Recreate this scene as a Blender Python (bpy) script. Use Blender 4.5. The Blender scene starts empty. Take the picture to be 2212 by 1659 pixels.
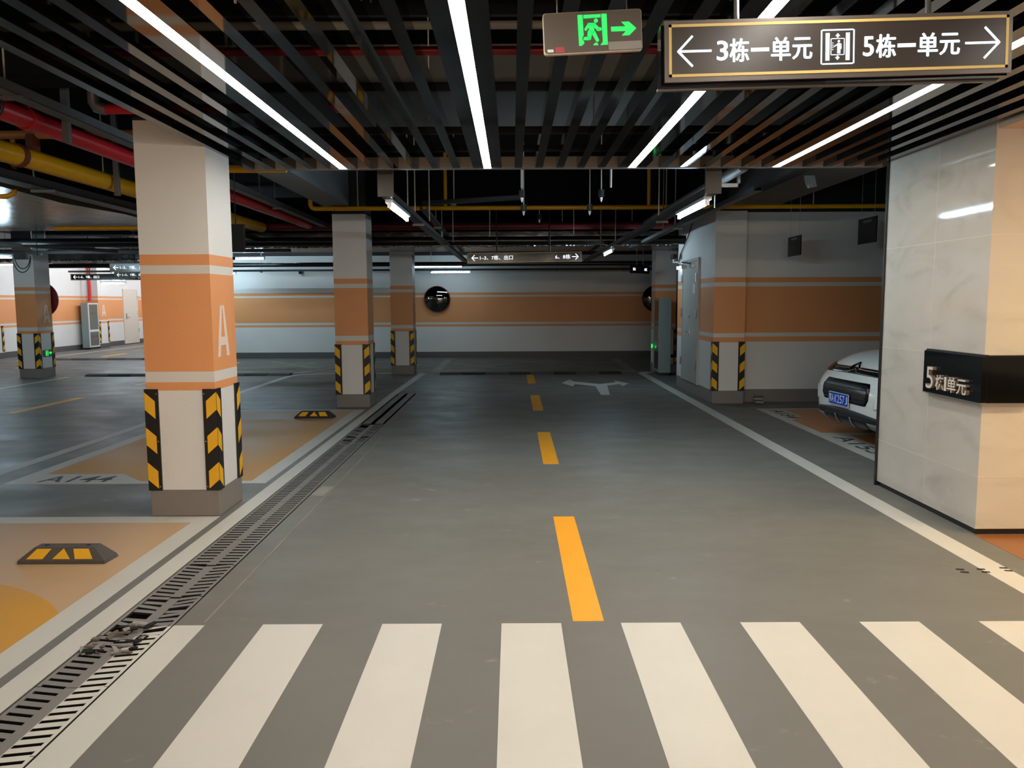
import bpy, bmesh, math, random
from mathutils import Vector, Matrix
from mathutils.bvhtree import BVHTree
S = bpy.context.scene
C = S.collection
R = math.radians
random.seed(7)
W = math.pi
# ---------------------------------------------------------------- camera, world, exposure
F_PX = 1740.0
PITCH = math.atan((829.5 - 651.0) / F_PX)
cam = bpy.data.cameras.new('camera')
cam.sensor_fit = 'HORIZONTAL'; cam.sensor_width = 36.0; cam.lens = 36.0 * F_PX / 2212.0
cam.clip_start = 0.05; cam.clip_end = 200
camo = bpy.data.objects.new('camera', cam); C.objects.link(camo)
camo.matrix_world = Matrix.Translation((0, 0, 1.6)) @ Matrix.Rotation(R(0.06), 4, 'Z') @ Matrix.Rotation(W / 2 - PITCH, 4, 'X') @ Matrix.Rotation(R(-0.28), 4, 'Z')
S.camera = camo
S.view_settings.view_transform = 'Standard'; S.view_settings.look = 'None'
S.view_settings.gamma = 1.0; S.view_settings.use_curve_mapping = False
S.view_settings.exposure = 0.35
wd = bpy.data.worlds.new('world'); S.world = wd; wd.use_nodes = True
wd.node_tree.nodes['Background'].inputs[0].default_value = (0.02, 0.022, 0.025, 1)
wd.node_tree.nodes['Background'].inputs[1].default_value = 1.0
S.cycles.use_denoising = True
S.cycles.max_bounces = 8; S.cycles.diffuse_bounces = 5
S.cycles.sample_clamp_indirect = 4.0
# brightness of the lamps the place has
L_STRIP = 34.0      # linear lights in the slatted ceiling (radiance)
L_TUBE = 105.0       # tube lights of the car park
COL_STRIP = (1.0, 0.93, 0.84)
COL_TUBE = (0.62, 0.86, 1.0)

# ---------------------------------------------------------------- materials
MATS = {}
def srgb(r, g, b):
    f = lambda c: (c / 255 / 12.92) if c / 255 <= 0.04045 else ((c / 255 + 0.055) / 1.055) ** 2.4
    return (f(r), f(g), f(b), 1)
def mat(name, col, rough=0.6, metal=0.0, noise=0.0, nscale=8.0, bump=0.0, bscale=60.0, emit=None, estr=0.0, spec=0.5, rvar=0.0, coat=0.0, aniso=None):
    m = bpy.data.materials.new(name); m.use_nodes = True
    nt = m.node_tree; N = nt.nodes; L = nt.links; b = N['Principled BSDF']
    b.inputs['Base Color'].default_value = col; b.inputs['Roughness'].default_value = rough
    b.inputs['Metallic'].default_value = metal; b.inputs['Specular IOR Level'].default_value = spec
    if coat: b.inputs['Coat Weight'].default_value = coat; b.inputs['Coat Roughness'].default_value = 0.04
    if emit:
        b.inputs['Emission Color'].default_value = (*emit[:3], 1); b.inputs['Emission Strength'].default_value = estr
    geo = N.new('ShaderNodeNewGeometry')
    if noise or rvar:
        n = N.new('ShaderNodeTexNoise'); n.inputs['Scale'].default_value = nscale; n.inputs['Detail'].default_value = 6
        L.new(geo.outputs['Position'], n.inputs['Vector'])
        if noise:
            mx = N.new('ShaderNodeMix'); mx.data_type = 'RGBA'
            mx.inputs['A'].default_value = tuple(c * (1 - noise) for c in col[:3]) + (1,)
            mx.inputs['B'].default_value = tuple(min(1, c * (1 + noise)) for c in col[:3]) + (1,)
            L.new(n.outputs['Fac'], mx.inputs['Factor']); L.new(mx.outputs['Result'], b.inputs['Base Color'])
        if rvar:
            mr = N.new('ShaderNodeMapRange'); mr.inputs['From Min'].default_value = 0.3; mr.inputs['From Max'].default_value = 0.7
            mr.inputs['To Min'].default_value = rough - rvar; mr.inputs['To Max'].default_value = rough + rvar
            L.new(n.outputs['Fac'], mr.inputs['Value']); L.new(mr.outputs['Result'], b.inputs['Roughness'])
    if bump:
        n2 = N.new('ShaderNodeTexNoise'); n2.inputs['Scale'].default_value = bscale; n2.inputs['Detail'].default_value = 4
        L.new(geo.outputs['Position'], n2.inputs['Vector'])
        bp = N.new('ShaderNodeBump'); bp.inputs['Strength'].default_value = bump; bp.inputs['Distance'].default_value = 0.02
        L.new(n2.outputs['Fac'], bp.inputs['Height']); L.new(bp.outputs['Normal'], b.inputs['Normal'])
    MATS[name] = m
    return m
def band_mat(name, stops, rough=0.55):
    """wall paint laid in horizontal bands, by height above the floor; stops: (z, colour) from the bottom"""
    m = mat(name, (1, 1, 1, 1), rough, bump=0.12, bscale=90)
    nt = m.node_tree; N = nt.nodes; L = nt.links; b = N['Principled BSDF']
    geo = N.new('ShaderNodeNewGeometry'); sp = N.new('ShaderNodeSeparateXYZ'); L.new(geo.outputs['Position'], sp.inputs[0])
    dv = N.new('ShaderNodeMath'); dv.operation = 'DIVIDE'; dv.inputs[1].default_value = 4.0; L.new(sp.outputs['Z'], dv.inputs[0])
    rp = N.new('ShaderNodeValToRGB'); rp.color_ramp.interpolation = 'CONSTANT'; L.new(dv.outputs[0], rp.inputs[0])
    el = rp.color_ramp.elements; el[0].position = 0; el[0].color = stops[0][1]; el[1].position = stops[1][0] / 4; el[1].color = stops[1][1]
    for z, c in stops[2:]:
        e = el.new(z / 4); e.color = c
    n = N.new('ShaderNodeTexNoise'); n.inputs['Scale'].default_value = 1.3; n.inputs['Detail'].default_value = 5; L.new(geo.outputs['Position'], n.inputs['Vector'])
    mr = N.new('ShaderNodeMapRange'); mr.inputs['To Min'].default_value = 0.9; mr.inputs['To Max'].default_value = 1.06; L.new(n.outputs['Fac'], mr.inputs['Value'])
    mx = N.new('ShaderNodeVectorMath'); mx.operation = 'SCALE'; L.new(rp.outputs[0], mx.inputs[0]); L.new(mr.outputs[0], mx.inputs['Scale'])
    L.new(mx.outputs[0], b.inputs['Base Color'])
    return m
GREYB = srgb(126, 119, 113); WHT = srgb(222, 220, 216); ORG = srgb(226, 154, 98); LWHT = srgb(216, 212, 204); BLK = srgb(22, 21, 22)
band_mat('column_paint', [(0, GREYB), (.2, WHT), (.945, ORG), (1.01, LWHT), (1.082, ORG), (1.81, LWHT), (1.872, ORG), (1.95, WHT), (2.90, BLK)])
band_mat('wall_paint', [(0, GREYB), (.2, WHT), (.94, ORG), (1.02, LWHT), (1.082, ORG), (1.80, LWHT), (1.865, ORG), (1.945, WHT), (2.945, BLK)])
band_mat('far_wall_paint', [(0, srgb(84, 82, 82)), (.17, WHT), (.89, ORG), (.95, LWHT), (1.005, ORG), (1.72, LWHT), (1.78, ORG), (1.85, WHT), (2.9, BLK)])
mat('ceiling_black', srgb(18, 17, 18), 0.95, spec=.2)
mat('beam_grey', srgb(120, 122, 126), 0.8, noise=.1)
mat('slat', srgb(22, 21, 21), 0.05, spec=.5, bump=.03, bscale=1.2); MATS['slat'].node_tree.nodes['Principled BSDF'].inputs['IOR'].default_value = 1.6
mat('slat_dark', srgb(26, 25, 26), 0.5)
mat('panel_inner', srgb(190, 176, 162), 0.7)
mat('strip_light', (1, 1, 1, 1), 0.4, emit=COL_STRIP, estr=L_STRIP)
mat('tube_light', (1, 1, 1, 1), 0.4, emit=COL_TUBE, estr=L_TUBE)
mat('tube_light_dim', (1, 1, 1, 1), 0.4, emit=COL_TUBE, estr=34)
mat('tube_light_mid', (1, 1, 1, 1), 0.4, emit=COL_TUBE, estr=70)
mat('tube_light_bright', (1, 1, 1, 1), 0.4, emit=COL_TUBE, estr=165)
mat('added_corridor_fill', (1, 1, 1, 1), 0.4, emit=(.93, .95, 1.0), estr=300)
mat('added_warm_fill', (1, 1, 1, 1), 0.4, emit=(1.0, .84, .66), estr=560)
mat('tube_body', srgb(190, 195, 200), 0.3, metal=.3)
mat('black_metal', srgb(30, 29, 30), 0.45, metal=.2)
mat('black_gloss', srgb(8, 8, 9), 0.25, spec=.2)
mat('dark_pipe', srgb(36, 34, 34), 0.25, metal=.4)
mat('galv', srgb(150, 150, 150), 0.38, metal=.75, noise=.15, nscale=14)
mat('galv_dull', srgb(112, 112, 114), 0.55, metal=.35, noise=.1)
mat('channel_dark', srgb(70, 66, 62), 0.6)
mat('rod', srgb(190, 182, 168), 0.45, metal=.2)
mat('foil', srgb(178, 178, 182), 0.2, metal=.95, bump=1.0, bscale=9, noise=.12, nscale=5)
mat('foil_soft', srgb(118, 118, 116), 0.24, metal=.9, bump=.9, bscale=3.2, noise=.35, nscale=4)
mat('wool', srgb(64, 60, 50), 0.95, bump=1, bscale=50, noise=.4, nscale=20)
mat('red_pipe', srgb(196, 32, 40), 0.35, noise=.1)
mat('yellow_pipe', srgb(224, 160, 12), 0.33, noise=.08)
mat('orange_pipe', srgb(190, 120, 50), 0.5)
mat('rust', srgb(110, 48, 30), 0.7)
mat('guard_black', srgb(24, 22, 22), 0.4)
mat('guard_yellow', srgb(240, 180, 22), 0.45, bump=.4, bscale=220)
mat('rubber', srgb(84, 78, 74), 0.75, bump=.6, bscale=150, noise=.12, nscale=30)
mat('rubber_dark', srgb(44, 42, 41), 0.75, bump=.6, bscale=150)
mat('line_white', srgb(196, 193, 184), 0.5, noise=.05, nscale=3, bump=.05)
mat('line_far', srgb(190, 187, 178), 0.55, noise=.2, nscale=2)
mat('line_worn', srgb(142, 137, 126), 0.6, noise=.5, nscale=3)
mat('dark_red', srgb(110, 28, 34), 0.4)
mat('line_yellow', srgb(232, 158, 8), 0.5, noise=.06, nscale=4)
mat('bay_tan', srgb(190, 158, 122), 0.5, noise=.08, nscale=2.2, rvar=.06, spec=.25)
mat('bay_orange', srgb(200, 146, 52), 0.5, noise=.08, nscale=1.6, rvar=.06, spec=.25)
mat('bay_brown', srgb(196, 130, 76), 0.42, noise=.06, nscale=2)
mat('entrance_floor', srgb(140, 86, 42), 0.3, noise=.05, nscale=2)
mat('text_dark', srgb(52, 54, 60), 0.6)
mat('letter_pale', srgb(228, 210, 196), 0.6)
mat('gold', srgb(204, 176, 104), 0.45, metal=.1)
mat('sign_face', srgb(54, 47, 43), 0.3, spec=.5)
mat('sign_frame', srgb(96, 88, 84), 0.35, metal=.4)
mat('sign_dark', srgb(8, 7, 10), 0.12, spec=.25)
mat('glyph', (.3, .3, .3, 1), 0.5, emit=(0.66, 0.88, 1.0), estr=1.15)
mat('glyph_small', (1, 1, 1, 1), 0.5, emit=(0.86, 0.90, 1.0), estr=1.1)
mat('glyph_dim', srgb(150, 150, 150), 0.5)
mat('exit_panel', srgb(92, 84, 76), 0.35)
mat('exit_green', (0.02, 0.3, 0.05, 1), 0.5, emit=(0.01, 0.95, 0.11), estr=1.0)
mat('sticker', srgb(150, 146, 142), 0.6); mat('sticker_red', srgb(176, 72, 78), 0.6)
mat('edge_trim', srgb(196, 184, 164), 0.4)
mat('door_grey', srgb(168, 168, 164), 0.4)
mat('door_cream', srgb(214, 204, 190), 0.4)
mat('steel', srgb(190, 190, 190), 0.25, metal=.9)
mat('cab_grey', srgb(130, 146, 146), 0.4)
mat('cab_white', srgb(206, 204, 198), 0.4)
mat('pane', srgb(96, 104, 100), 0.08, spec=.8)
mat('pane_dark', srgb(58, 52, 48), 0.1, spec=.8)
mat('mirror_dark', srgb(110, 108, 104), 0.03, metal=1)
mat('mirror_rim', srgb(110, 40, 20), 0.4)
mat('mirror_back', srgb(112, 14, 20), 0.5)
mat('plastic_white', srgb(225, 225, 225), 0.4)
mat('bulb', (1, 1, 1, 1), 0.4, emit=(.9, .95, 1), estr=12)
mat('car_white', srgb(226, 227, 222), 0.22, coat=1.0)
mat('car_black', srgb(18, 18, 19), 0.25, spec=.6)
mat('car_trim', srgb(40, 41, 42), 0.55)
mat('car_silver', srgb(150, 152, 156), 0.3, metal=.6)
mat('chrome', srgb(210, 210, 212), 0.08, metal=1)
mat('chrome_dark', srgb(60, 60, 62), 0.12, metal=1)
mat('car_glass', srgb(20, 24, 26), 0.03, spec=.8)
mat('tire', srgb(26, 26, 27), 0.85)
mat('plate_blue', srgb(14, 62, 168), 0.6, spec=.15); mat('plate_white', srgb(226, 232, 240), 0.4)
mat('plaque_black', srgb(8, 8, 9), 0.06, spec=.6)
mat('plaque_letter', srgb(214, 206, 194), 0.35, metal=.1)
mat('plaque_side', srgb(120, 104, 90), 0.4)
mat('skirting', srgb(30, 28, 28), 0.25)
mat('joint', srgb(205, 196, 182), 0.5)
mat('soffit', srgb(214, 190, 160), 0.35)
mat('drain_grey', srgb(138, 134, 130), 0.6, noise=.1, nscale=6)
mat('pit_black', srgb(14, 13, 12), 0.95)
mat('debris', srgb(104, 90, 80), 0.9, noise=.4, nscale=40)
mat('cable', srgb(24, 24, 26), 0.5)

# floor: trowelled grey epoxy with cloudy sheen and pale scuffs
def floor_mat():
    m = mat('floor_epoxy', srgb(104, 102, 98), 0.5, spec=.14)
    nt = m.node_tree; N = nt.nodes; L = nt.links; b = N['Principled BSDF']
    geo = N.new('ShaderNodeNewGeometry')
    mp = N.new('ShaderNodeMapping'); mp.inputs['Scale'].default_value = (0.7, 1.0, 1.0); L.new(geo.outputs['Position'], mp.inputs[0])
    n = N.new('ShaderNodeTexNoise'); n.inputs['Scale'].default_value = 2.2; n.inputs['Detail'].default_value = 8; n.inputs['Roughness'].default_value = .6
    L.new(mp.outputs[0], n.inputs['Vector'])
    mr = N.new('ShaderNodeMapRange'); mr.inputs['From Min'].default_value = .3; mr.inputs['From Max'].default_value = .7
    mr.inputs['To Min'].default_value = .36; mr.inputs['To Max'].default_value = .55; L.new(n.outputs['Fac'], mr.inputs['Value']); L.new(mr.outputs[0], b.inputs['Roughness'])
    n2 = N.new('ShaderNodeTexNoise'); n2.inputs['Scale'].default_value = .8; n2.inputs['Detail'].default_value = 7; L.new(mp.outputs[0], n2.inputs['Vector'])
    c1 = N.new('ShaderNodeMix'); c1.data_type = 'RGBA'; c1.inputs['A'].default_value = srgb(102, 101, 96); c1.inputs['B'].default_value = srgb(118, 116, 110)
    L.new(n2.outputs['Fac'], c1.inputs['Factor'])
    # pale scuffs: rare thin ridges of a stretched noise, only where a second noise is high
    n3 = N.new('ShaderNodeTexNoise'); n3.inputs['Scale'].default_value = 4.5; n3.inputs['Detail'].default_value = 12; n3.inputs['Roughness'].default_value = .7; n3.inputs['Distortion'].default_value = .3; L.new(mp.outputs[0], n3.inputs['Vector'])
    t = N.new('ShaderNodeMapRange'); t.inputs['From Min'].default_value = .62; t.inputs['From Max'].default_value = .74; t.inputs['To Max'].default_value = .3; L.new(n3.outputs['Fac'], t.inputs['Value'])
    c2 = N.new('ShaderNodeMix'); c2.data_type = 'RGBA'; c2.inputs['B'].default_value = srgb(190, 186, 178)
    L.new(t.outputs[0], c2.inputs['Factor']); L.new(c1.outputs['Result'], c2.inputs['A']); L.new(c2.outputs['Result'], b.inputs['Base Color'])
    bp = N.new('ShaderNodeBump'); bp.inputs['Strength'].default_value = .08; bp.inputs['Distance'].default_value = .01; L.new(n.outputs['Fac'], bp.inputs['Height']); L.new(bp.outputs[0], b.inputs['Normal'])
floor_mat()
def stone_mat():
    m = mat('stone', srgb(190, 184, 174), 0.05, spec=.5, bump=.02, bscale=2)
    nt = m.node_tree; N = nt.nodes; L = nt.links; b = N['Principled BSDF']
    geo = N.new('ShaderNodeNewGeometry')
    mp = N.new('ShaderNodeMapping'); mp.inputs['Scale'].default_value = (1, 1, 2.4); mp.inputs['Rotation'].default_value = (.5, .5, 0); L.new(geo.outputs['Position'], mp.inputs[0])
    n = N.new('ShaderNodeTexNoise'); n.inputs['Scale'].default_value = 1.6; n.inputs['Detail'].default_value = 10; n.inputs['Distortion'].default_value = 1.2; L.new(mp.outputs[0], n.inputs['Vector'])
    rp = N.new('ShaderNodeValToRGB'); el = rp.color_ramp.elements
    el[0].position = .25; el[0].color = srgb(178, 172, 161); el[1].position = .44; el[1].color = srgb(192, 186, 176)
    e = el.new(.8); e.color = srgb(199, 193, 184)
    L.new(n.outputs['Fac'], rp.inputs[0]); L.new(rp.outputs[0], b.inputs['Base Color'])
stone_mat()
def drain_mat():
    """drain covers: painted white where the first crossing stripe runs over them"""
    m = mat('drain_paint', srgb(138, 134, 130), 0.6)
    nt = m.node_tree; N = nt.nodes; L = nt.links; b = N['Principled BSDF']
    geo = N.new('ShaderNodeNewGeometry'); sp = N.new('ShaderNodeSeparateXYZ'); L.new(geo.outputs['Position'], sp.inputs[0])
    a = N.new('ShaderNodeMath'); a.operation = 'GREATER_THAN'; a.inputs[1].default_value = -1.835; L.new(sp.outputs['X'], a.inputs[0])
    c = N.new('ShaderNodeMath'); c.operation = 'LESS_THAN'; c.inputs[1].default_value = 3.87; L.new(sp.outputs['Y'], c.inputs[0])
    d = N.new('ShaderNodeMath'); d.operation = 'MULTIPLY'; L.new(a.outputs[0], d.inputs[0]); L.new(c.outputs[0], d.inputs[1])
    mx = N.new('ShaderNodeMix'); mx.data_type = 'RGBA'; mx.inputs['A'].default_value = srgb(118, 115, 111); mx.inputs['B'].default_value = srgb(196, 192, 182)
    L.new(d.outputs[0], mx.inputs['Factor']); L.new(mx.outputs['Result'], b.inputs['Base Color'])
drain_mat()

# ---------------------------------------------------------------- helpers
class MB:
    def __init__(s): s.v = []; s.f = []; s.m = []; s.mats = []
    def mi(s, m):
        if m not in s.mats: s.mats.append(m)
        return s.mats.index(m)
    def add(s, vs, fs, m):
        o = len(s.v); s.v += [tuple(p) for p in vs]; k = s.mi(m)
        for f in fs: s.f.append(tuple(i + o for i in f)); s.m.append(k)
        return s
    def box(s, x0, y0, z0, x1, y1, z1, m, M=None):
        vs = [Vector(p) for p in ((x0, y0, z0), (x1, y0, z0), (x1, y1, z0), (x0, y1, z0), (x0, y0, z1), (x1, y0, z1), (x1, y1, z1), (x0, y1, z1))]
        if M: vs = [M @ v for v in vs]
        return s.add(vs, [(3, 2, 1, 0), (4, 5, 6, 7), (0, 1, 5, 4), (1, 2, 6, 5), (2, 3, 7, 6), (3, 0, 4, 7)], m)
    def prism(s, pts, z0, z1, m, M=None):
        n = len(pts); vs = [Vector((p[0], p[1], z0)) for p in pts] + [Vector((p[0], p[1], z1)) for p in pts]
        if M: vs = [M @ v for v in vs]
        return s.add(vs, [tuple(range(n - 1, -1, -1)), tuple(range(n, 2 * n))] + [(i, (i + 1) % n, n + (i + 1) % n, n + i) for i in range(n)], m)
    def tube(s, path, r, m, n=12, closed=False):
        P = [Vector(p) for p in path]; k = len(P); vs = []; rr = r if isinstance(r, (list, tuple)) else [r] * k
        up = None
        for i, p in enumerate(P):
            if closed: t = (P[(i + 1) % k] - P[i - 1])
            else: t = P[min(i + 1, k - 1)] - P[max(i - 1, 0)]
            t.normalize()
            if up is None:
                a = Vector((0, 0, 1)) if abs(t.z) < .9 else Vector((1, 0, 0)); up = (a - t * a.dot(t)).normalized()
            else:
                up = (up - t * up.dot(t)); up.normalize()
            b = t.cross(up)
            vs += [p + (up * math.cos(2 * W * j / n) + b * math.sin(2 * W * j / n)) * rr[i] for j in range(n)]
        fs = []
        for i in range(k if closed else k - 1):
            a = i * n; c = ((i + 1) % k) * n
            fs += [(a + j, a + (j + 1) % n, c + (j + 1) % n, c + j) for j in range(n)]
        if not closed: fs += [tuple(range(n - 1, -1, -1)), tuple(range((k - 1) * n, k * n))]
        return s.add(vs, fs, m)
    def build(s, name, parent=None, smooth=False, loc=None, bevel=0):
        me = bpy.data.meshes.new(name); me.from_pydata(s.v, [], s.f)
        for m in s.mats: me.materials.append(MATS[m])
        me.polygons.foreach_set('material_index', s.m)
        me.update()
        bm = bmesh.new(); bm.from_mesh(me); bmesh.ops.recalc_face_normals(bm, faces=bm.faces); bm.to_mesh(me); bm.free()
        o = bpy.data.objects.new(name, me); C.objects.link(o)
        if loc: o.location = loc
        if parent: o.parent = parent
        if smooth:
            me.polygons.foreach_set('use_smooth', [True] * len(me.polygons))
            me.set_sharp_from_angle(angle=R(40))
        if bevel:
            b = o.modifiers.new('bevel', 'BEVEL'); b.width = bevel; b.segments = 2; b.limit_method = 'ANGLE'
        return o
def tag(o, label=None, cat=None, group=None, kind=None):
    if label: o['label'] = label
    if cat: o['category'] = cat
    if group: o['group'] = group
    if kind: o['kind'] = kind
    return o
def thing(name, label, cat, loc=(0, 0, 0), group=None, rz=0):
    o = bpy.data.objects.new(name, None); C.objects.link(o); o.location = loc; o.rotation_euler = (0, 0, rz)
    o.empty_display_size = .1
    return tag(o, label, cat, group)
def struct(o): o['kind'] = 'structure'; return o
def copy_tree(o, parent=None):
    c = o.copy(); C.objects.link(c); c.parent = parent
    for ch in list(o.children): copy_tree(ch, c)
    return c
def circ(cx, cy, r, n=24, a0=0, a1=2 * W):
    full = abs(a1 - a0 - 2 * W) < 1e-6
    k = n if full else n + 1
    return [(cx + r * math.cos(a0 + (a1 - a0) * i / n), cy + r * math.sin(a0 + (a1 - a0) * i / n)) for i in range(k)]
def rrect(x0, y0, x1, y1, r, n=5):
    p = []
    for cx, cy, a in ((x1 - r, y1 - r, 0), (x0 + r, y1 - r, W / 2), (x0 + r, y0 + r, W), (x1 - r, y0 + r, 1.5 * W)):
        p += circ(cx, cy, r, n, a, a + W / 2)
    return p
def frame(origin, right, up):
    """matrix taking local (u right, v up, w out) to the world"""
    r = Vector(right).normalized(); u = Vector(up).normalized(); n = r.cross(u)
    return Matrix.Translation(Vector(origin)) @ Matrix((r, u, n)).transposed().to_4x4()
FRONT = lambda x, y, z: frame((x, y, z), (1, 0, 0), (0, 0, 1))         # faces the camera (-y)
def text(mb, body, box, M, m, ext=.002, off=.0, side=None, z0=0):
    """letters fitted into box (u0, v0, u1, v1) of frame M"""
    c = bpy.data.curves.new('t', 'FONT'); c.body = body; c.size = 1; c.offset = off; c.resolution_u = 3
    o = bpy.data.objects.new('t', c); C.objects.link(o)
    dg = bpy.context.evaluated_depsgraph_get(); me = bpy.data.meshes.new_from_object(o.evaluated_get(dg))
    vs = [v.co.copy() for v in me.vertices]; fs = [tuple(p.vertices) for p in me.polygons]
    bpy.data.objects.remove(o); bpy.data.meshes.remove(me); bpy.data.curves.remove(c)
    if not vs: return
    x0 = min(v.x for v in vs); x1 = max(v.x for v in vs); y0 = min(v.y for v in vs); y1 = max(v.y for v in vs)
    sx = (box[2] - box[0]) / max(x1 - x0, 1e-6); sy = (box[3] - box[1]) / max(y1 - y0, 1e-6)
    q = [(box[0] + (v.x - x0) * sx, box[1] + (v.y - y0) * sy) for v in vs]
    mb.add([M @ Vector((a, b, z0 + ext)) for a, b in q], fs, m)
    # sides of the letters
    ed = {}
    for f in fs:
        for i in range(len(f)):
            e = (f[i], f[(i + 1) % len(f)]); k = tuple(sorted(e)); ed.setdefault(k, []).append(e)
    n = len(q)
    mb.add([M @ Vector((a, b, z0 + ext)) for a, b in q] + [M @ Vector((a, b, z0)) for a, b in q],
           [(e[0][1], e[0][0], n + e[0][0], n + e[0][1]) for e in ed.values() if len(e) == 1], side or m)
def capsule(mb, a, b, r, M, z, m, r2=None, ext=.001):
    a = Vector(a); b = Vector(b); d = (b - a); L_ = d.length; ang = math.atan2(d.y, d.x); r2 = r2 or r
    pts = [(a.x + r * math.cos(ang + W / 2 + t * W / 8), a.y + r * math.sin(ang + W / 2 + t * W / 8)) for t in range(9)]
    pts += [(b.x + r2 * math.cos(ang - W / 2 + t * W / 8), b.y + r2 * math.sin(ang - W / 2 + t * W / 8)) for t in range(9)]
    mb.prism(pts, z, z + ext, m, M)
def arrow(mb, cx, cy, w, h, t, M, m, d=1, z=.001, ext=.0015):
    """thin open arrow: shaft and two barbs, pointing right (d=1) or left (d=-1)"""
    def bar(p, q):
        p = Vector(p); q = Vector(q); n = (q - p).normalized(); n = Vector((-n.y, n.x)) * t / 2
        mb.prism([(cx + d * v.x, cy + v.y) for v in (p - n, q - n, q + n, p + n)], z, z + ext, m, M)
    bar((-w / 2, 0), (w / 2 - t * .6, 0)); bar((w / 2 - h / 2, h / 2), (w / 2, -t * .2)); bar((w / 2 - h / 2, -h / 2), (w / 2, t * .2))

# ================================================================= SETTING
ZC = 3.7
fl = MB(); m = 'floor_epoxy'
GX0, GX1, GY1 = -2.015, -1.695, 14.05
fl.add([(-16, -12, 0), (GX0, -12, 0), (GX0, GY1, 0), (-16, GY1, 0)], [(0, 1, 2, 3)], m)
fl.add([(GX1, -12, 0), (9.5, -12, 0), (9.5, GY1, 0), (GX1, GY1, 0)], [(0, 1, 2, 3)], m)
fl.add([(-16, GY1, 0), (9.5, GY1, 0), (9.5, 38, 0), (-16, 38, 0)], [(0, 1, 2, 3)], m)
fl.add([(GX0, -12, 0), (GX1, -12, 0), (GX1, GY1, 0), (GX0, GY1, 0), (GX0, -12, -.2), (GX1, -12, -.2), (GX1, GY1, -.2), (GX0, GY1, -.2)],
       [(4, 5, 6, 7), (0, 3, 7, 4), (1, 5, 6, 2), (2, 6, 7, 3), (0, 4, 5, 1)], 'pit_black')
me_floor = fl.build('floor'); floor = struct(me_floor)
def mark(name, pts, m, label=None, z=.0015):
    o = MB().prism(pts, 0.0, z, m).build(name, floor)
    if label: o['label'] = label
    return o
def rect(x0, y0, x1, y1): return [(x0, y0), (x1, y0), (x1, y1), (x0, y1)]
# crossing stripes
for i in range(-1, 7):
    x0 = -1.252 + .595 * i if i >= 0 else None
    if i == -1: mark('crossing_stripe', rect(GX1, .2, -1.542, 3.87), 'line_white', 'white crossing stripe cut off by the drain'); continue
    mark('crossing_stripe', rect(x0, .2, x0 + .297, 3.878), 'line_white')
for k in range(4):
    mark('lane_dash', rect(.297, 3.903 + 3.93 * k, .452, 5.88 + 3.91 * k), 'line_yellow')
mark('lane_edge_line', [(2.78, -2), (2.945, -2), (2.945, 17.75), (3.16, 18.02), (3.1, 18.2), (2.93, 18.15), (2.78, 17.85)], 'line_white', 'white line along the right side of the lane')
mark('lane_edge_line', [(-2.148, -2), (-2.02, -2), (-2.02, 14.05), (-1.94, 18.05), (-2.1, 18.05), (-2.148, 14)], 'line_white', 'white line along the drain')
# bay on the left, nearest
mark('bay_border', rect(-2.36, -1, -2.208, 5.93), 'line_white')
mark('bay_border', rect(-4.55, 5.76, -2.36, 5.93), 'line_white')
mark('bay_border', rect(-4.55, -1, -4.4, 5.76), 'line_white')
def bay_fill(x0, x1, y0, y1, cx, cy, rad, ybase):
    mark('bay_fill', rect(x0, ybase, x1, y1), 'bay_tan', 'tan paint at the head of the parking bay', z=.001)
    pts = [(x1, ybase + .001), (x0, ybase + .001)][::-1]
    top = []
    for i in range(33):
        x = x0 + (x1 - x0) * i / 32
        top.append((x, cy + math.sqrt(max(rad * rad - (x - cx) ** 2, 0))))
    pts = [(x0, y0), (x1, y0)] + top[::-1]
    mark('bay_fill', pts, 'bay_orange', 'deeper orange paint with a round edge', z=.002)
bay_fill(-4.4, -2.36, -1, 5.76, -3.4, 3.25, 1.3, -1)
# second bay, past the first column
NX = -2.36
mark('bay_border', rect(-2.36, 7.04, -2.208, 11.95), 'line_white')
mark('bay_border', rect(-4.4, 11.85, -2.36, 11.95), 'line_white')
mark('bay_border', rect(-4.55, 7.04, -4.4, 11.95), 'line_white')
plate = mark('bay_number_plate', [(-4.4, 7.04), (-2.36, 7.04), (-2.36, 7.14), (-3.36, 7.14), (-3.68, 7.46), (-4.4, 7.46)], 'line_white')
mark('bay_fill', [(-2.36, 7.14), (-2.36, 11.85), (-4.4, 11.85), (-4.4, 7.46), (-3.68, 7.46), (-3.36, 7.14)], 'bay_tan', 'tan paint at the head of the second bay', z=.001)
top = [(-4.4 + 2.04 * i / 32, 9.55 + math.sqrt(max(1.39 ** 2 - (-4.4 + 2.04 * i / 32 + 3.3) ** 2, 0))) for i in range(33)]
mark('bay_fill', [(-4.4, 7.46), (-3.68, 7.46), (-3.36, 7.14), (-2.36, 7.14)] + top[::-1], 'bay_orange', 'deeper orange paint filling the second bay', z=.002)
t = MB(); text(t, 'A144', (-4.30, 7.12, -3.66, 7.37), Matrix.Identity(4), 'text_dark', .0005, .014, z0=.0015); t.build('bay_number', floor)
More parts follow.
